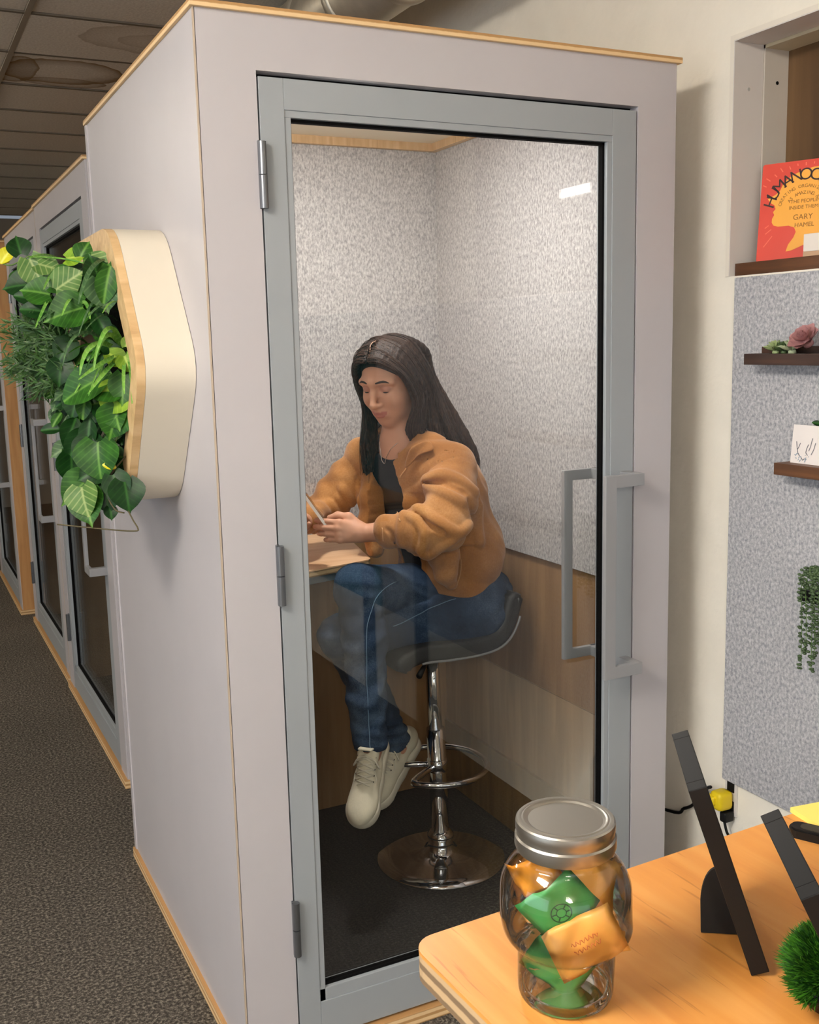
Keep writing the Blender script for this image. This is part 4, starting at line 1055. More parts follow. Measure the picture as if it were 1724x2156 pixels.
# ------------------------------------------------------------------ implicit surfaces for the figure
class Field:
    def __init__(s, lo, hi, h):
        s.lo = np.array(lo, float); s.h = h; n = np.ceil((np.array(hi)-s.lo)/h).astype(int)+1
        s.ax = [s.lo[i]+h*np.arange(n[i]) for i in range(3)]; s.g = np.full(n, .05, np.float32)
    def sub(s, lo, hi):
        sl = tuple(slice(int(max(0, np.searchsorted(s.ax[i], lo[i]))), int(np.searchsorted(s.ax[i], hi[i]))) for i in range(3))
        X, Y, Z = s.ax[0][sl[0]][:, None, None], s.ax[1][sl[1]][None, :, None], s.ax[2][sl[2]][None, None, :]
        return sl, X, Y, Z
    def mix(s, sl, d, k, op):
        if d.size == 0: return
        g = s.g[sl]
        if op == '-':
            d = -d
            hh = np.maximum(k-np.abs(g-d), 0)/k; s.g[sl] = np.maximum(g, d)+hh*hh*k*.25
        else:
            hh = np.maximum(k-np.abs(g-d), 0)/k; s.g[sl] = np.minimum(g, d)-hh*hh*k*.25
    def cap(s, a, b, ra, rb=None, k=.01, op='+'):
        rb = ra if rb is None else rb; a = np.array(a, float); b = np.array(b, float); r = max(ra, rb)+k+.012
        sl, X, Y, Z = s.sub(np.minimum(a, b)-r, np.maximum(a, b)+r)
        ab = b-a; L = max(ab@ab, 1e-9)
        t = np.clip(((X-a[0])*ab[0]+(Y-a[1])*ab[1]+(Z-a[2])*ab[2])/L, 0, 1)
        d = np.sqrt((X-a[0]-t*ab[0])**2+(Y-a[1]-t*ab[1])**2+(Z-a[2]-t*ab[2])**2)-(ra+t*(rb-ra))
        s.mix(sl, d.astype(np.float32), k, op)
    def chain(s, pts, rad, k=.01, op='+'):
        for i in range(len(pts)-1):
            s.cap(pts[i], pts[i+1], rad[i], rad[i+1], k, op)
    def ell(s, c, r, A=None, k=.01, op='+'):
        c = np.array(c, float); r = np.array(r, float); A = np.eye(3) if A is None else A
        m = max(r)+k+.012; sl, X, Y, Z = s.sub(c-m, c+m)
        dx, dy, dz = X-c[0], Y-c[1], Z-c[2]
        l = [dx*A[i][0]+dy*A[i][1]+dz*A[i][2] for i in range(3)]
        k0 = np.sqrt((l[0]/r[0])**2+(l[1]/r[1])**2+(l[2]/r[2])**2)+1e-6
        k1 = np.sqrt((l[0]/r[0]**2)**2+(l[1]/r[1]**2)**2+(l[2]/r[2]**2)**2)+1e-6
        s.mix(sl, (k0*(k0-1)/k1).astype(np.float32), k, op)
    def bx(s, c, r, A, rnd=.004, k=.005, op='+'):
        c = np.array(c, float); r = np.array(r, float)-rnd; m = np.linalg.norm(r)+rnd+k+.012
        sl, X, Y, Z = s.sub(c-m, c+m); dx, dy, dz = X-c[0], Y-c[1], Z-c[2]
        l = [np.abs(dx*A[i][0]+dy*A[i][1]+dz*A[i][2])-r[i] for i in range(3)]
        d = np.sqrt(sum(np.maximum(q, 0)**2 for q in l))+np.minimum(np.maximum(np.maximum(l[0], l[1]), l[2]), 0)-rnd
        s.mix(sl, d.astype(np.float32), k, op)
    def disp(s, fn, lo=None, hi=None, band=.03):
        sl, X, Y, Z = s.sub(lo if lo is not None else s.lo, hi if hi is not None else s.lo+s.h*np.array(s.g.shape))
        g = s.g[sl]; idx = np.nonzero(np.abs(g) < band)
        g[idx] += fn(s.ax[0][sl[0]][idx[0]], s.ax[1][sl[1]][idx[1]], s.ax[2][sl[2]][idx[2]]).astype(np.float32); s.g[sl] = g
    def nets(s):
        g = s.g; sg = g < 0; n = g.shape
        cnt = np.zeros((n[0]-1, n[1]-1, n[2]-1), np.uint8)
        cor = [(i, j, k) for i in (0, 1) for j in (0, 1) for k in (0, 1)]
        for i, j, k in cor: cnt += sg[i:n[0]-1+i, j:n[1]-1+j, k:n[2]-1+k]
        act = np.nonzero((cnt > 0) & (cnt < 8))
        idx = np.full(cnt.shape, -1, np.int32); idx[act] = np.arange(len(act[0]))
        val = [g[act[0]+i, act[1]+j, act[2]+k] for i, j, k in cor]
        acc = np.zeros((len(act[0]), 3)); c = np.zeros(len(act[0]))
        for a in range(8):
            for b in range(a+1, 8):
                df = [cor[b][q]-cor[a][q] for q in range(3)]
                if sum(abs(q) for q in df) != 1: continue
                m = (val[a] < 0) != (val[b] < 0); t = np.where(m, val[a]/np.where(m, val[a]-val[b], 1), 0)
                for q in range(3): acc[:, q] += np.where(m, cor[a][q]+t*df[q], 0)
                c += m
        v = (acc/c[:, None]+np.stack(act, 1))*s.h+s.lo
        faces = []
        for ax in range(3):
            u, w_ = [(1, 2), (2, 0), (0, 1)][ax]
            A = [slice(None)]*3; B = [slice(None)]*3
            A[ax] = slice(0, n[ax]-1); B[ax] = slice(1, n[ax])
            for q in (u, w_): A[q] = slice(1, n[q]-1); B[q] = slice(1, n[q]-1)
            s0, s1 = sg[tuple(A)], sg[tuple(B)]
            e = np.nonzero(s0 != s1); p = [e[0].copy(), e[1].copy(), e[2].copy()]
            for q in (u, w_): p[q] = p[q]+1
            inside = s0[e]
            def cell(du, dw):
                z = [p[0].copy(), p[1].copy(), p[2].copy()]; z[u] = z[u]+du; z[w_] = z[w_]+dw; return idx[z[0], z[1], z[2]]
            Q = np.stack([cell(-1, -1), cell(0, -1), cell(0, 0), cell(-1, 0)], 1)
            Q = np.where(inside[:, None], Q, Q[:, ::-1]); faces.append(Q)
        F = np.concatenate(faces); F = F[(F >= 0).all(1)]
        return v, F
    def mesh(s, name):
        v, F = s.nets(); me = bpy.data.meshes.new(name)
        me.vertices.add(len(v)); me.vertices.foreach_set('co', v.astype(np.float32).ravel())
        me.loops.add(F.size); me.loops.foreach_set('vertex_index', F.astype(np.int32).ravel())
        me.polygons.add(len(F)); me.polygons.foreach_set('loop_start', np.arange(0, F.size, 4, dtype=np.int32))
        me.polygons.foreach_set('loop_total', np.full(len(F), 4, np.int32)) if bpy.app.version < (4, 1, 0) else None
        me.update(calc_edges=True); me.validate(); smooth(me)
        return me, v, F

V = lambda *a: np.array(a, float)
nz_ = lambda v: np.array(v, float)/np.linalg.norm(v)
def P3(px, py, y): return np.array(at(px, py, y=y))

# joints
BF = nz_((-.93, -.36, 0)); BL = V(.36, -.93, 0); UP = V(0, 0, 1)
neck = P3(846, 935, .62); Lsh = P3(950, 985, .475); Rsh = P3(775, 962, .765)
Lel = P3(938, 1108, .37); Lwr = P3(772, 1122, .50); Rel = P3(672, 1080, .83); Rwr = P3(640, 1098, .66)
Lhip = V(.885, .535, .815); Rhip = V(.93, .70, .825); pel = V(.915, .62, .835)
Lkn = P3(716, 1338, .575); Rkn = P3(753, 1236, .50); Lan = P3(830, 1556, .66); Ran = P3(779, 1572, .425)
chest = (neck*.55+pel*.45)+BF*.0+V(0, 0, .02)
belly = neck*.28+pel*.72

# head frame
HC = P3(822, 797, .595)
hf = nz_((-.87, -.49, 0)); pit = R(23)
Hf = hf*math.cos(pit)-UP*math.sin(pit); Hu = hf*math.sin(pit)+UP*math.cos(pit); Hl = np.cross(Hu, Hf)
HA = np.stack([Hf, Hl, Hu])
def hp(a, b, c): return HC+Hf*a+Hl*b+Hu*c

def head_into(F):
    F.ell(hp(-.014, 0, .024), (.094, .073, .082), HA, .01)
    F.ell(hp(.026, 0, -.030), (.060, .059, .082), HA, .03)
    F.ell(hp(.045, 0, -.075), (.036, .040, .030), HA, .03)       # jaw
    F.ell(hp(.066, 0, -.099), (.016, .020, .014), HA, .02)       # chin
    for s in (-1, 1):
        F.ell(hp(.055, .036*s, -.032), (.028, .022, .024), HA, .022)     # cheek
        F.cap(hp(.080, .010*s, .024), hp(.064, .050*s, .020), .010, .009, .014)   # brow bone
        F.ell(hp(.092, .031*s, .004), (.020, .019, .012), HA, .012, '-') # eye hollow
        F.ell(hp(.0655, .031*s, .003), (.0150, .0165, .0135), HA, .004)    # eyeball under the lid
        F.ell(hp(-.006, .073*s, -.012), (.018, .008, .029), HA, .006)    # ear
    F.chain([hp(.080, 0, .016), hp(.092, 0, -.006), hp(.106, 0, -.030)], [.0075, .0080, .0092], .010)
    F.ell(hp(.104, 0, -.035), (.0105, .0105, .0085), HA, .006)
    for s in (-1, 1): F.ell(hp(.092, .0115*s, -.037), (.0095, .0068, .0068), HA, .006)
    for s in (-1, 1): F.ell(hp(.101, .006*s, -.0435), (.003, .003, .003), HA, .002, '-')
    F.cap(hp(.088, 0, -.044), hp(.088, 0, -.056), .006, .008, .012)
    F.ell(hp(.078, 0, -.066), (.014, .027, .016), HA, .012)
    F.chain([hp(.073, -.0255, -.0570), hp(.090, -.008, -.0600), hp(.0905, 0, -.0612), hp(.090, .008, -.0600), hp(.073, .0255, -.0570)], [.0022, .0042, .004, .0042, .0022], .003)
    F.chain([hp(.076, -.020, -.0635), hp(.0885, -.007, -.0715), hp(.0885, .007, -.0715), hp(.076, .020, -.0635)], [.0022, .0054, .0054, .0022], .003)
    F.chain([hp(.078, -.0275, -.0570), hp(.0955, -.008, -.0656), hp(.0955, .008, -.0656), hp(.078, .0275, -.0570)], [.0010, .0014, .0014, .0010], .002, '-')
    F.cap(hp(-.022, 0, -.055), neck+V(.006, .0, .0), .050, .052, .025)

# hands: wrist, direction of the fingers, direction out of the back of the hand, thumb side
def hand_into(F, wr, d, back, thumb, curl, spread=.0, s=.94):
    d = nz_(d); back = nz_(back-d*np.dot(back, d)); th = nz_(np.cross(d, back)); th = th if np.dot(th, thumb) > 0 else -th
    kn = []
    F.chain([wr, wr+d*.03*s], [.021*s, .023*s], .012)
    for i, (o, L) in enumerate(((.026, .080), (.009, .088), (-.008, .082), (-.024, .066))):
        k = wr+d*(.086-.004*abs(i-1))*s+th*o*s+back*(.002-.002*abs(i-1))
        F.cap(wr+d*.022*s+th*o*.55*s, k, .0145*s, .0108*s, .012)
        F.ell(k+back*.003, (.0095*s, .0095*s, .0095*s), None, .004)
        a = curl[i]; p = k; ang = 0; r = .0091*s if i < 3 else .0078*s
        for j, (f, sh) in enumerate(((.46, 1), (.30, 1.05), (.24, .7))):
            ang += a*sh; v = d*math.cos(ang)-back*math.sin(ang)+th*spread*(1.5-i)*.08; q = p+nz_(v)*L*f*s
            F.cap(p, q, r, r*.93, .003); p = q; r *= .93
        kn.append(p)
    t0 = wr+d*.022*s+th*.018*s-back*.006; t1 = wr+d*.052*s+th*.042*s-back*.014; t2 = wr+d*.082*s+th*.046*s-back*.026; t3 = wr+d*.104*s+th*.038*s-back*.034
    F.chain([t0, t1, t2, t3], [.016*s, .0135*s, .0105*s, .0090*s], .008)
    return kn, t3
B = Field((.36, .30, .20), (1.10, .98, 1.66), .0027)
head_into(B)
B.chain([neck, chest, belly, pel], [.055, .085, .085, .10], .05)
B.cap(Lsh+V(0, 0, -.01), Rsh+V(0, 0, -.01), .045, .045, .05)
B.chain([Lsh, Lel, Lel*.45+Lwr*.55, Lwr], [.046, .036, .035, .0235], .02)
B.chain([Rsh, Rel, Rel*.45+Rwr*.55, Rwr], [.046, .036, .033, .0235], .02)
B.chain([pel, Lhip, Lkn, Lkn*.7+Lan*.3, Lan], [.09, .075, .045, .045, .030], .02)
B.chain([pel, Rhip, Rkn, Rkn*.7+Ran*.3, Ran], [.09, .075, .045, .045, .030], .02)
Rtoe = P3(750, 1712, .325); Ltoe = P3(768, 1672, .60)
vw = np.array(VIEW)
def shoe_axes(ankle, toe, nvec):
    d = nz_(toe-ankle); n = nz_(nvec-d*np.dot(nvec, d)); return d, n, np.cross(n, d), np.array(ankle)-n*.078-d*.005
RSH = (Ran+V(0, 0, -.012), Rtoe, vw*.9+V(-.15, 0, .55)); LSH = (Lan+V(.012, .008, -.020), Ltoe, V(-.15, -.25, 1.0))
for an_, sa in ((Ran, RSH), (Lan, LSH)):
    d, n, wv, o0 = shoe_axes(*sa)
    B.chain([an_, o0+n*.062-d*.004, o0+n*.040+d*.03, o0+n*.024+d*.12], [.030, .023, .020, .016], .02)
lkn, lth = hand_into(B, Lwr, V(-.86, .20, .10), V(-.02, -.95, .12), UP, (.40, .48, .52, .58), .3)
rkn, rth = hand_into(B, Rwr, V(-.55, -.72, -.05), V(-.35, .55, -.75), V(.2, .2, 1), (.35, .4, .45, .5), .3)
bme, bv, bF = B.mesh('body')
del B
def hairmat():
    m, t, b = nt('dark brown hair'); v = coords(t, (1, 1, .10))
    n = N(t, 'ShaderNodeTexNoise'); n.inputs['Scale'].default_value = 330; n.inputs['Detail'].default_value = 4; t.links.new(v, n.inputs['Vector'])
    t.links.new(ramp(t, n.outputs['Fac'], [(.35, lin(24, 17, 15)), (.55, lin(46, 33, 28)), (.72, lin(82, 60, 48))]), b.inputs['Base Color'])
    b.inputs['Roughness'].default_value = .52; b.inputs['Specular IOR Level'].default_value = .22; bump(t, b, n.outputs['Fac'], .5, .003); return m
SKIN = plain('skin', lin(206, 152, 124), .5, spec=.35, var=.04, vscale=30); SKIN.node_tree.nodes['Principled BSDF'].inputs['Subsurface Weight'].default_value = .08
SKIN.node_tree.nodes['Principled BSDF'].inputs['Subsurface Radius'].default_value = (.01, .004, .002)
LIPS = plain('lips', lin(184, 112, 98), .4, spec=.4); LID = plain('eyelid shade', lin(190, 134, 112), .5)
bme.materials.append(SKIN); bme.materials.append(LIPS); bme.materials.append(LID)
HAIR = hairmat(); bme.materials.append(HAIR)
fc = bv[bF].mean(1)-HC; la, lb_, lc = fc@Hf, fc@Hl, fc@Hu
mi = np.zeros(len(bF), np.int32)
mi[(la > .074) & (np.abs(lb_) < .0245) & (lc > -.0785) & (lc < -.0535) & (((lb_/.0250)**2+((lc+.0668-9*lb_**2)/.0100)**2) < 1)] = 1
for s in (-1, 1): mi[(la > .06) & (((lb_-.031*s)/.0165)**2+((lc-.004)/.0105)**2 < 1)] = 2
mi[(la > -.02) & (lc > .0735-.42*np.abs(lb_-.001)) & (np.linalg.norm(fc, axis=1) < .14)] = 3
bme.polygons.foreach_set('material_index', mi)
per = empty('person', (.80, .60, .05), 0, 'person with long dark hair in tan shirt jacket and jeans, seated with a phone', 'person')
def pl_(name, me, mat, parent=per, sm=True):
    """link a mesh given in room coordinates under the person"""
    o = link(name, me, mat, parent, sm)
    if parent is per: o.matrix_parent_inverse = Matrix.Translation(-per.location)
    return o
body = pl_('body', bme, None)
HAIRM = plain('eyebrow hair', lin(44, 30, 24), .6)
for s in (-1, 1):
    pts = [hp(.0885-.35*abs(x-.012), s*x, .026+.10*(x-.008)-4.2*max(0, x-.034)**1.5) for x in np.linspace(.012, .050, 9)]
    # lay the brow on the skin
    pl_('eyebrow', mesh_from(*tube_data([Vector(p) for p in pts], [.0020]+[.0032]*5+[.0026, .0018, .0010], 6)), HAIRM)
    pts = [hp(.0795-.018*((x-.031)/.016)**2, s*x, -.0045+.0022*((x-.031)/.016)**2) for x in np.linspace(.016, .047, 9)]
    pl_('eyelashes', mesh_from(*tube_data([Vector(p) for p in pts], [.0010]+[.0019]*7+[.0010], 6)), HAIRM)

# ---- trousers
def wr_fn(freq, amp, dirv, ph=0.0, warp=14):
    d = nz_(dirv)
    def f(X, Y, Z):
        u = X*d[0]+Y*d[1]+Z*d[2]
        w2 = np.sin(warp*X+ph*2)+np.sin(warp*1.3*Y-ph)+np.sin(warp*.9*Z+ph*.7)
        return amp*np.sin(freq*u+1.4*w2+ph)*(.55+.45*np.sin(warp*.8*(X+Z-Y)+ph))
    return f
J = Field((.38, .28, .40), (1.08, .90, 1.07), .0033)
J.ell(pel+V(.012, 0, .02), (.125, .165, .115), None, .03)
J.chain([Lhip+V(.03, 0, .0), Lhip*.5+Lkn*.5+V(0, -.004, .004), Lkn], [.098, .078, .060], .03)
J.chain([Lkn, Lkn*.68+Lan*.32+V(.012, 0, 0), Lkn*.3+Lan*.7, Lan], [.060, .060, .050, .047], .02)
Jr = Field((.38, .28, .40), (1.08, .90, 1.07), .0033)
Jr.chain([Rhip+V(.03, 0, .0), Rhip*.5+Rkn*.5+V(0, 0, .004), Rkn], [.098, .080, .063], .03)
Jr.chain([Rkn, Rkn*.68+Ran*.32+V(.010, 0, 0), Rkn*.3+Ran*.7, Ran+V(0, 0, .012)], [.063, .060, .051, .047], .02)
J.g = np.minimum(J.g, Jr.g); del Jr
J.disp(wr_fn(105, .0026, Lan-Lkn, .3, 12)); J.disp(wr_fn(160, .0013, V(.3, .2, 1), 1.7, 22))
J.disp(lambda X, Y, Z: -.0035*np.sin(190*Z+8*X)*np.exp(-((Z-.47)/.055)**2), V(.38, .28, .40), V(1.08, .9, .62))
J.disp(lambda X, Y, Z: -.003*np.sin(150*(X*.6-Z*.8)+6*Y)*np.exp(-((X-.93)/.07)**2)*np.exp(-((Z-.87)/.07)**2))
J.cap(Ran+V(0, 0, -.045), Ran+V(0, 0, -.10), .06, .06, .002, '-')
J.cap(Lan+V(.012, .012, -.030), Lan+V(.03, .02, -.09), .05, .06, .002, '-')
jme, jv, jF = J.mesh('jeans'); del J
def denim():
    m, t, b = nt('blue denim'); v = coords(t)
    n = N(t, 'ShaderNodeTexNoise'); n.inputs['Scale'].default_value = 9; n.inputs['Detail'].default_value = 5
    n2 = N(t, 'ShaderNodeTexNoise'); n2.inputs['Scale'].default_value = 320; n2.inputs['Detail'].default_value = 3
    t.links.new(v, n.inputs['Vector']); t.links.new(v, n2.inputs['Vector'])
    a = N(t, 'ShaderNodeMath', operation='MULTIPLY_ADD'); t.links.new(n2.outputs['Fac'], a.inputs[0]); a.inputs[1].default_value = .35; t.links.new(n.outputs['Fac'], a.inputs[2])
    t.links.new(ramp(t, a.outputs[0], [(.45, lin(30, 44, 64)), (.68, lin(45, 62, 86)), (.9, lin(80, 98, 120))]), b.inputs['Base Color'])
    b.inputs['Roughness'].default_value = .9; b.inputs['Specular IOR Level'].default_value = .15; bump(t, b, n2.outputs['Fac'], .2, .002); return m
DENIM = denim(); jeans = pl_('jeans', jme, DENIM)
SEAM = plain('pale denim seam', lin(106, 132, 158), .9)
def on_surface(verts, pts, toward, off=.0012):
    """snap guide points to the nearest garment vertices as seen along 'toward'"""
    out = []
    tw = nz_(toward)
    for p in pts:
        d = verts-np.array(p); al = d@tw; lat = np.linalg.norm(d-al[:, None]*tw, axis=1)
        c = np.nonzero(lat < .0045)[0]
        if len(c) == 0: continue
        q = verts[c[np.argmax(al[c])]]; out.append(Vector(q+tw*off))
    return out
def sm_line(ps, it=3):
    ps = list(ps)
    for _ in range(it):
        ps = [ps[0]]+[(ps[i-1]+ps[i]*2+ps[i+1])/4 for i in range(1, len(ps)-1)]+[ps[-1]]
    return ps
vw = np.array(VIEW)
for cpts in ([(835, 1222), (800, 1250), (782, 1290), (776, 1340), (776, 1420), (780, 1500), (783, 1560)], [(828, 1318), (870, 1298), (915, 1275), (960, 1258)]):
    g = [np.array(p) for p in spline([at(x, y, y=.48) for x, y in cpts], 8)]
    q = sm_line(on_surface(jv, g, vw))
    if len(q) > 3:
        pl_('seam', mesh_from(*tube_data(q, .0013, 5)), SEAM)

# ---- shoes
def shoe_parts():
    S = Field((-.10, -.06, -.02), (.21, .06, .12), .0024)
    I = np.eye(3)
    S.ell((.135, 0, .028), (.062, .042, .030), I, .02); S.ell((.06, 0, .035), (.085, .037, .034), I, .02)
    S.ell((-.035, 0, .042), (.045, .034, .042), I, .02); S.cap((.085, 0, .050), (.022, 0, .094), .026, .030, .015)
    S.cap((-.030, 0, .06), (-.020, 0, .084), .034, .036, .015)
    S.cap((-.008, 0, .085), (-.018, 0, .14), .028, .033, .004, '-')
    S.bx((.06, 0, -.020), (.2, .1, .030), I, .002, .003, '-')
    up_ = S.mesh('shoe_upper')[0]
    S = Field((-.11, -.07, -.03), (.22, .07, .05), .0024)
    S.cap((.135, 0, .006), (.06, 0, .006), .046, .039, .01); S.cap((.06, 0, .006), (-.040, 0, .006), .039, .037, .01)
    S.cap((.150, 0, .006), (.148, 0, .006), .044, .044, .01)
    S.bx((.05, 0, .060), (.3, .2, .038), I, .004, .004, '-'); S.bx((.05, 0, -.050), (.3, .2, .040), I, .004, .004, '-')
    sole = S.mesh('shoe_sole')[0]
    return up_, sole
sup, sso = shoe_parts()
SHOEU = plain('off white suede', lin(226, 217, 194), .85, var=.06, vscale=30, bmp=.15, bscale=150); SHOES = plain('off white rubber', lin(222, 214, 196), .55, var=.04)
LACE = plain('off white laces', lin(222, 214, 196), .8); EYEL = plain('dark eyelet', lin(70, 66, 58), .6)
sup.materials.append(SHOEU); sso.materials.append(SHOES)
def place_shoe(ankle, toe, nvec, laces=True):
    d, n, wv, o0 = shoe_axes(ankle, toe, nvec)
    m = Matrix.Identity(4)
    for i in range(3): m[i][0], m[i][1], m[i][2], m[i][3] = d[i], wv[i], n[i], o0[i]
    m = Matrix.Translation(-per.location) @ m
    e = link('shoe', sup, None, per, True); e.matrix_local = m
    link('sole', sso, None, e, True)
    def tp(t, y): return (.022+.063*t+.0165*math.cos(y*40), y, +.101-.044*t+.0245-.55*abs(y)**1.35*6)
    bm = bmesh.new(); add_box(bm, (-.004, -.019, -.003), (.030, .019, .003), .0025); tg_ = link('tongue', bm, SHOEU, e, True); tg_.location = (.020, 0, .124); tg_.rotation_euler = (0, R(-55), 0)
    for k in range(5):
        t = .04+.21*k
        tube('lace', [tp(t, -.023), tp(t+.05, -.012), tp(t+.10, 0), tp(t+.15, .012), tp(t+.2, .023)], .0023, LACE, e, 6)
        tube('lace', [tp(t, .023), tp(t+.05, .012), tp(t+.10, 0), tp(t+.15, -.012), tp(t+.2, -.023)], .0023, LACE, e, 6)
        for y in (-.024, .024):
            q = Vector(tp(t, y)); vs_, fs_ = tube_data([q+Vector((-.001, 0, -.001)), q+Vector((.0012, 0, .0018))], .0026, 8); link('eyelet', mesh_from(vs_, fs_), EYEL, e)
    for q in (-1, 1):
        tube('lace', spline([tp(.05, .003*q), tp(.3, .018*q), tp(.75, .030*q), tp(.95, .026*q)], 5), .0022, LACE, e, 6)
        tube('lace', spline([tp(.05, 0), (tp(.12, .02*q)[0]+.004, .022*q, tp(.12, .02*q)[2]+.004), (tp(.45, .036*q)[0], .036*q, tp(.4, .03*q)[2]-.002), tp(.2, .022*q), tp(.05, 0)], 5), .0022, LACE, e, 6)
    return e
place_shoe(*RSH)
place_shoe(*LSH)

# ---- black top
A3 = np.stack([BF, BL, UP])
TLO, THI, TH = (.40, .26, .80), (1.10, 1.0, 1.42), .0034
T = Field(TLO, THI, TH)
T.ell(chest+V(0, 0, .03), (.118, .150, .175), A3, .03)
T.ell(belly, (.114, .148, .18), A3, .03)
T.cap(Lsh, Rsh, .052, .052, .04)
T.chain([neck, chest, belly, pel], [.061, .092, .092, .10], .05)
T.cap(Lsh+V(0, 0, -.01), Rsh+V(0, 0, -.01), .051, .051, .05)
T.ell(neck+BF*.055+V(0, 0, -.004), (.075, .070, .034), A3, .008, '-')
T.bx(neck+V(0, 0, .10), (.3, .3, .096), np.eye(3), .004, .006, '-')
tg = T.g.copy(); tme, tv, tF = T.mesh('top'); del T
pl_('black_top', tme, plain('black knit top', lin(34, 36, 40), .9, spec=.15, bmp=.15, bscale=300))
# ---- necklace
SOFF = -.030           # the open front sits a little to her right
g = [Vector(neck+BF*a_+BL*b_+V(0, 0, c_)) for a_, b_, c_ in ((.055, .040, .012), (.085, -.002, -.030), (.098, -.016, -.052), (.086, -.034, -.028), (.055, -.05, .012))]

# ---- shirt jacket
def jacket_base():
    K = Field(TLO, THI, TH)
    K.ell(chest+V(.006, 0, .035)-BF*.002, (.136, .176, .172), A3, .03)
    K.ell(belly+V(.006, 0, .03)-BF*.004, (.140, .172, .165), A3, .05)
    K.chain([neck+V(.012, .0, -.012)-BF*.01, neck*.5+Lsh*.5+V(0, 0, .006), Lsh], [.062, .058, .060], .03)
    K.chain([neck+V(.012, .0, -.012)-BF*.01, neck*.5+Rsh*.5+V(0, 0, .006), Rsh], [.062, .058, .058], .03)
    K.chain([Lsh, Lsh*.5+Lel*.5+V(.004, -.006, -.002), Lel+V(-.004, 0, .004), Lel*.5+Lcf*.5+V(0, 0, -.010), Lcf*.86+Lel*.14], [.064, .066, .058, .052, .044], .035)
    K.chain([Rsh, Rsh*.5+Rel*.5, Rel, Rcf], [.060, .059, .053, .040], .02)
    K.cap(Lcf-cd_*.040, Lcf+cd_*.006, .0470, .0455, .003)
    # tails hanging over the hip
    K.chain([P3(930, 1120, .45), P3(930, 1165, .442), P3(938, 1205, .44), P3(950, 1226, .445)], [.05, .046, .034, .020], .012)
    K.chain([P3(985, 1090, .60), P3(992, 1140, .60)], [.06, .05], .03)
    K.chain([P3(800, 985, .71), P3(786, 1050, .68), P3(781, 1105, .665), P3(790, 1150, .655)], [.046, .038, .034, .028], .03)
    K.g = np.minimum(K.g, tg-.009)
    K.disp(wr_fn(62, .0060, Lel-Lsh, .4, 7), np.minimum(Lsh, Lel)-.08, np.maximum(Lsh, Lel)+.08)
    K.disp(wr_fn(80, .0055, Lcf-Lel, 1.4, 8), np.minimum(Lcf, Lel)-.05, np.maximum(Lcf, Lel)+.06)
    K.disp(wr_fn(75, .0060, Rel-Rsh, 2.2, 9), np.minimum(Rsh, Rel)-.07, np.maximum(Rsh, Rel)+.07)
    K.disp(wr_fn(45, .0050, V(.4, -.2, 1), .9, 8), V(.62, .36, .86), V(1.08, .85, 1.20))
    K.disp(wr_fn(120, .0014, V(.6, .5, 1), 2.9, 14))
    return K
Lcf = Lwr*.69+Lel*.31; Rcf = Rwr*.86+Rel*.14; cd_ = nz_(Lcf-Lel)
K = jacket_base()
_, kv0, _ = (None,)+K.nets()
def snap(verts, pxs, n=6, off=.0, it=2, y=.45):
    return [np.array(p) for p in sm_line(on_surface(verts, [np.array(p) for p in spline([at(a_, b_, y=y) for a_, b_ in pxs], n)], vw, off), it)]
# drawn folds: ridges and creases where the photo shows them
for cpts, r, op, off in (([(890, 1012), (925, 1000), (965, 1012), (1000, 1040)], .012, '+', -.006), ([(892, 1022), (930, 1036), (975, 1062)], .010, '+', -.005), ([(890, 1018), (930, 1018), (980, 1040)], .006, '-', .002),
                         ([(872, 1066), (905, 1088), (935, 1108), (962, 1122), (985, 1100)], .012, '+', -.005), ([(868, 1080), (900, 1104), (930, 1122)], .006, '-', .002), ([(850, 1082), (880, 1096), (892, 1130), (884, 1160)], .009, '+', -.004),
                         ([(884, 1160), (900, 1170), (928, 1150), (955, 1130)], .009, '+', -.004), ([(1008, 1060), (1006, 1100), (1012, 1150)], .012, '+', -.006), ([(985, 1050), (992, 1090), (985, 1130)], .006, '-', .002),
                         ([(700, 1020), (720, 1050), (735, 1075)], .009, '+', -.004), ([(690, 1040), (708, 1066), (722, 1088)], .008, '+', -.004), ([(672, 1052), (690, 1078), (706, 1096)], .008, '+', -.004),
                         ([(742, 985), (738, 1020), (742, 1070)], .006, '-', .002), ([(888, 1008), (900, 985), (930, 964), (965, 955)], .0035, '-', .001), ([(812, 1108), (830, 1140), (836, 1180)], .0035, '-', .001),
                         ([(850, 1075), (842, 1110), (846, 1150)], .008, '+', -.004)):
    q = snap(kv0, cpts, 6, off)
    if len(q) > 2: K.chain(q, [r*.6]+[r]*(len(q)-2)+[r*.6], .012 if op == '+' else .008, op)
S_F = Field(TLO, THI, TH); n = 18
for k in range(n):          # the open front
    t = k/(n-1); z = 1.335-.47*t; q = min(1, max(0, (neck[2]-z)/(neck[2]-belly[2])))
    cc = neck*(1-q)+belly*q
    wv = .046+.012*math.sin(PI*min(1, t*1.2))-.010*t
    c2 = cc+BF*.20+BL*SOFF; S_F.bx(V(c2[0], c2[1], z), (.20, wv, .022), A3, .012, .006)
S_F.cap(neck+BF*.035+V(0, 0, .006), neck+BF*.06+V(0, 0, .13), .060, .095, .006)
K.g = np.maximum(np.minimum(K.g, tg-.0085), -S_F.g)
K.g = np.maximum(K.g, -(tg-.0035))         # hollow: cloth lies just outside the top
K.cap(neck+V(-.004, 0, -.02), neck+V(-.03, -.01, .13), .0575, .062, .004, '-')
kme, kv, kF = K.mesh('jacket'); del K
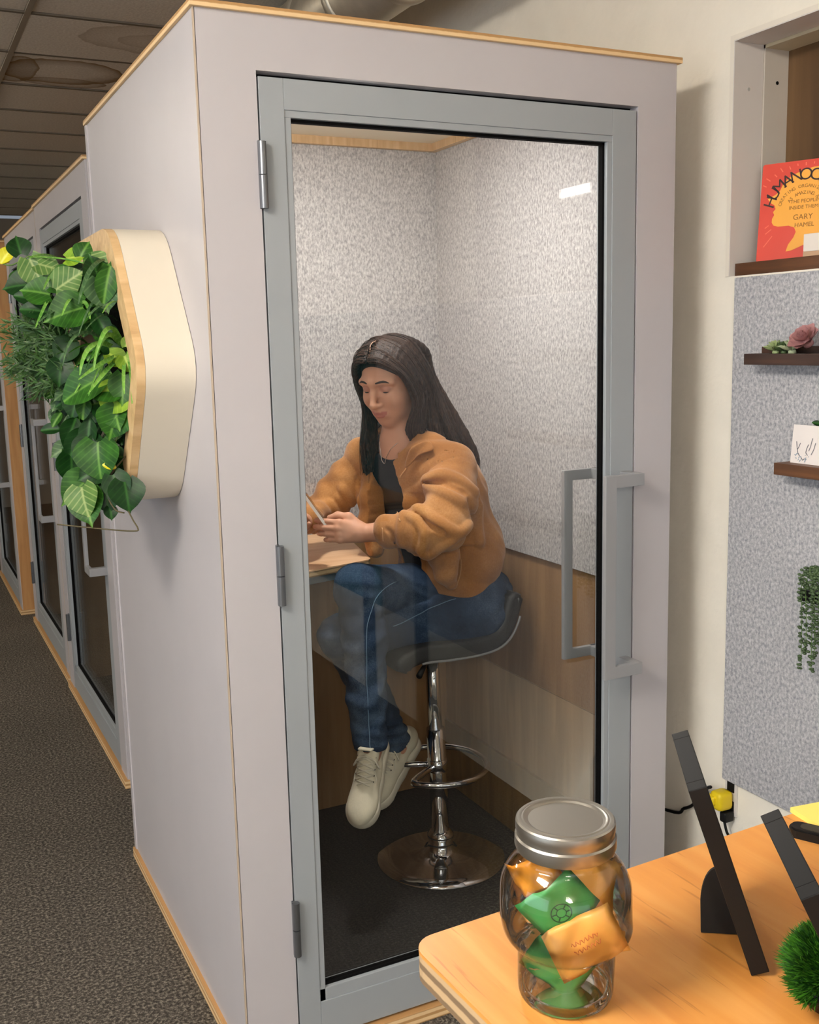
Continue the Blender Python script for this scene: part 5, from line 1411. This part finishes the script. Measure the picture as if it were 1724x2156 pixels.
def cord():
    m, t, b = nt('tan corduroy'); v = coords(t)
    n = N(t, 'ShaderNodeTexNoise'); n.inputs['Scale'].default_value = 7; n.inputs['Detail'].default_value = 4
    n2 = N(t, 'ShaderNodeTexNoise'); n2.inputs['Scale'].default_value = 220; n2.inputs['Detail'].default_value = 3
    t.links.new(v, n.inputs['Vector']); t.links.new(v, n2.inputs['Vector'])
    a = N(t, 'ShaderNodeMath', operation='MULTIPLY_ADD'); t.links.new(n2.outputs['Fac'], a.inputs[0]); a.inputs[1].default_value = .3; t.links.new(n.outputs['Fac'], a.inputs[2])
    t.links.new(ramp(t, a.outputs[0], [(.45, lin(146, 96, 52)), (.68, lin(170, 116, 66)), (.9, lin(194, 142, 90))]), b.inputs['Base Color'])
    b.inputs['Roughness'].default_value = .9; b.inputs['Specular IOR Level'].default_value = .15; b.inputs['Sheen Weight'].default_value = .2
    bump(t, b, n2.outputs['Fac'], .2, .002); return m
CORD = cord(); jk = pl_('shirt_jacket', kme, CORD)
gs = sm_line(on_surface(np.concatenate([tv, bv]), g and [np.array(p) for p in spline(g, 6)], BF, .001), 2)
if len(gs) > 3: pl_('necklace', mesh_from(*tube_data(gs, .0011, 5)), plain('silver chain', lin(220, 216, 205), .25, metal=1.0))
# seams, placket edges
JSEAM = plain('tan seam', lin(128, 82, 44), .9); JLIGHT = plain('light tan edge', lin(204, 156, 104), .9)
for cpts, mt, r in (([(803, 1110), (805, 1140), (808, 1172)], JLIGHT, .0014), ([(968, 1150), (970, 1200), (962, 1240), (948, 1246)], JLIGHT, .0016), ([(852, 985), (838, 1005), (832, 1040), (834, 1070), (840, 1096)], JLIGHT, .0018)):
    q = snap(kv, cpts, 7, .0008, 3)
    if len(q) > 3: pl_('seam', mesh_from(*tube_data([Vector(p) for p in q], r, 5)), mt)
def collar(poly, lift):
    """a collar leaf lying on the jacket: outline by photo points snapped to the cloth"""
    pts = []
    for (a_, b_), l in zip(poly, lift):
        q = on_surface(kv, [np.array(at(a_, b_, y=.5))], vw, l)
        if q: pts.append(q[0])
    if len(pts) < 4: return
    c = sum(pts, Vector())/len(pts); n = len(pts)
    me = mesh_from([c]+pts, [(0, 1+i, 1+(i+1) % n) for i in range(n)])
    o = pl_('collar', me, CORD); md = o.modifiers.new('solid', 'SOLIDIFY'); md.thickness = .006; md.offset = 0
    sb = o.modifiers.new('sub', 'SUBSURF'); sb.levels = sb.render_levels = 2
    return o
collar([(846, 992), (852, 962), (862, 936), (884, 928), (906, 924), (911, 938), (912, 951), (892, 956), (874, 962), (862, 980)], [.014, .017, .021, .019, .017, .015, .013, .013, .013, .012])
collar([(800, 992), (806, 968), (802, 946), (786, 938), (772, 950), (778, 972), (788, 984)], [.014]*7)

# ---- hair
Hh = Field((.52, .38, 1.16), (1.06, .86, 1.66), .0027)
Hh.ell(hp(-.022, 0, .028), (.098, .080, .090), HA, .012)
Hh.ell(hp(-.05, 0, -.02), (.062, .074, .085), HA, .03)
Hh.ell(hp(.088, .002, -.052), (.062, .056, .092), HA, .010, '-')
Hh.cap(hp(.108, .001, .095), hp(.106, .001, .018), .013, .052, .005, '-')
rl = random.Random(11)
LOCKS = []
def lock(pts, r0, r1):
    LOCKS.append((pts, r0))
    sp = [np.array(p) for p in spline([Vector(p) for p in pts], 4)]; m = len(sp)
    Hh.chain(sp, [r0+(r1-r0)*(i/(m-1))**1.5 for i in range(m)], .005)
# her right side (far side): past the face, down over the right shoulder
for k in range(26):
    u = rl.random(); v = rl.random()
    x0 = -.01+.075*(1-u)-.05*v
    a = hp(x0*.75+.02, -.004, .115-.25*abs(x0)*.6-.02*(x0 > .04))
    b = hp(x0*.8+.012, -.055-.008*v, .089-.20*max(0, x0)); c = hp(.045-.075*u, -.083-.006*v, .015)
    d = hp(.045-.085*u, -.086, -.075)
    e = P3(760+38*u, 935, .66+.05*v); f = P3(764+44*u+rl.uniform(-4, 4), 985+rl.uniform(-10, 22), .655+.04*v)
    lock([a, b, c, d, e, f], .0062 if x0 > .03 else .0085, .0035)
# her left side (near the camera): over the cheek and back over the shoulder
for k in range(44):
    u = rl.random(); v = rl.random()
    x0 = .068-.13*u
    a = hp(x0*.8+.004, .004, .114-.9*max(0, x0)**1.5-.16*max(0, -x0)); b = hp(x0*.85+.004, .056+.006*v, .090-.4*max(0, x0)); c = hp(.050-.11*u, .082+.006*v, .020)
    d = hp(.040-.12*u, .084+.006*v, -.060)
    if u < .42: e = P3(856+60*u, 905, .535+.04*v); f = P3(868+70*u+rl.uniform(-4, 4), 938+rl.uniform(-8, 6), .555+.04*v)
    else: e = P3(858+150*(u-.25), 905+14*u, .53+.05*v); f = P3(880+190*(u-.42)+rl.uniform(-6, 6), 940+rl.uniform(-8, 8), .535+.05*v)
    lock([a, b, c, d, e, f], .0062 if x0 > .03 else .0088, .004)
# along the hairline
for s_ in (-1, 1):
    for k in range(9):
        u = k/8
        a = hp(.080-.030*u, .005*s_, .088+.020*u); b = hp(.074-.026*u, .040*s_, .082+.012*u); c = hp(.050-.020*u, .0785*s_, .032); d = hp(.038-.024*u, .086*s_, -.055)
        if s_ < 0: e = P3(772+24*u, 930, .66); f = P3(778+26*u, 985+8*math.sin(9*u), .665)
        else: e = P3(857+30*u, 900, .535); f = P3(868+34*u, 932+5*math.sin(9*u), .555)
        lock([a, b, c, d, e, f], .0058, .0035)
# back fall
for k in range(20):
    u = rl.random(); a = hp(-.06, -.05+.1*u, .086); b = hp(-.112, -.06+.12*u, .03); c = hp(-.115, -.065+.13*u, -.06); d = P3(920+78*u, 935+8*u, .64-.1*u); e = P3(968+34*u, 985+rl.uniform(-10, 30)*1, .66-.1*u)
    lock([a, b, c, d, e], .012, .006)
PT = [hp(.082, .002, .084), hp(.068, .002, .100), hp(.045, .002, .112), hp(.020, .002, .119), hp(-.01, .002, .122)]
Hh.chain(PT, [.0045]*5, .004, '-')
hme, hv, hF = Hh.mesh('hair'); del Hh
hair = pl_('hair', hme, HAIR)
pt = on_surface(hv, [np.array(p) for p in spline([Vector(p) for p in PT], 5)], Hu, .0002)
if len(pt) > 3: pl_('parting', mesh_from(*tube_data(sm_line(pt, 6), [.0014]*len(pt), 6)), plain('scalp parting', lin(150, 116, 98), .7))
# fine strands lying on the locks
SA = [Acc(), Acc()]
for pts, r0 in LOCKS:
    for q in range(4):
        o1 = np.array([rl.uniform(-1, 1) for _ in range(3)])*.006; pp = []
        for i, p in enumerate(pts):
            dirn = nz_(np.array(p)-(HC+UP*min(0, p[2]-HC[2]))+V(0, 0, .001))
            pp.append(Vector(np.array(p)+o1*(1 if i < 5 else 1.4)+dirn*(r0*.62+.0006)*(1 if i < 4 else .7)))
        sp = spline(pp, 4)
        SA[q % 2].add(*tube_data(sp, [.0011*(1-.6*i/len(sp)) for i in range(len(sp))], 4))
for a_, cc in zip(SA, (lin(66, 47, 38), lin(30, 21, 18))):
    o = pl_('strands', mesh_from(a_.v, a_.f), plain('hair strand', cc, .5, spec=.2)); o['kind'] = 'stuff'
# loose strands
acc = Acc()
for k in range(70):
    i = rl.randrange(len(hv)); p = hv[i]
    if p[2] > 1.50: continue
    q = Vector(p)+Vector((rl.uniform(.0, .01), rl.uniform(-.004, .004), rl.uniform(-.09, -.04))); acc.add(*tube_data(bez(p, (Vector(p)+q)*.5+Vector((.004, -.004, 0)), q, 5), [.0009, .0008, .0008, .0007, .0006, .0004], 4))
o = pl_('strands', mesh_from(acc.v, acc.f), HAIR); o['kind'] = 'stuff'

# ---- phone in the hands
ph = empty('smartphone', P3(661, 1068, .585), 0, 'pale slim smartphone held in both hands above the desk', 'phone')
pu = nz_(P3(636, 1030, .60)-P3(682, 1094, .57)); pn = nz_(np.cross(pu, vw)); pn = pn if pn[0] > 0 else -pn; pw = np.cross(pu, pn)
m = Matrix.Identity(4); o0 = ph.location.copy()
for i in range(3): m[i][0], m[i][1], m[i][2], m[i][3] = pw[i], pn[i], pu[i], o0[i]
ph.matrix_world = m
bm = bmesh.new(); prism(bm, rrect(-.036, -.072, .036, .072, .008), 'y', -.004, .0036); link('phone_case', bm, plain('pale phone case', lin(226, 214, 204), .4), ph)
bm = bmesh.new(); prism(bm, rrect(-.033, -.069, .033, .069, .006), 'y', .0035, .0044); link('screen', bm, plain('dark phone screen', lin(16, 18, 22), .08), ph)
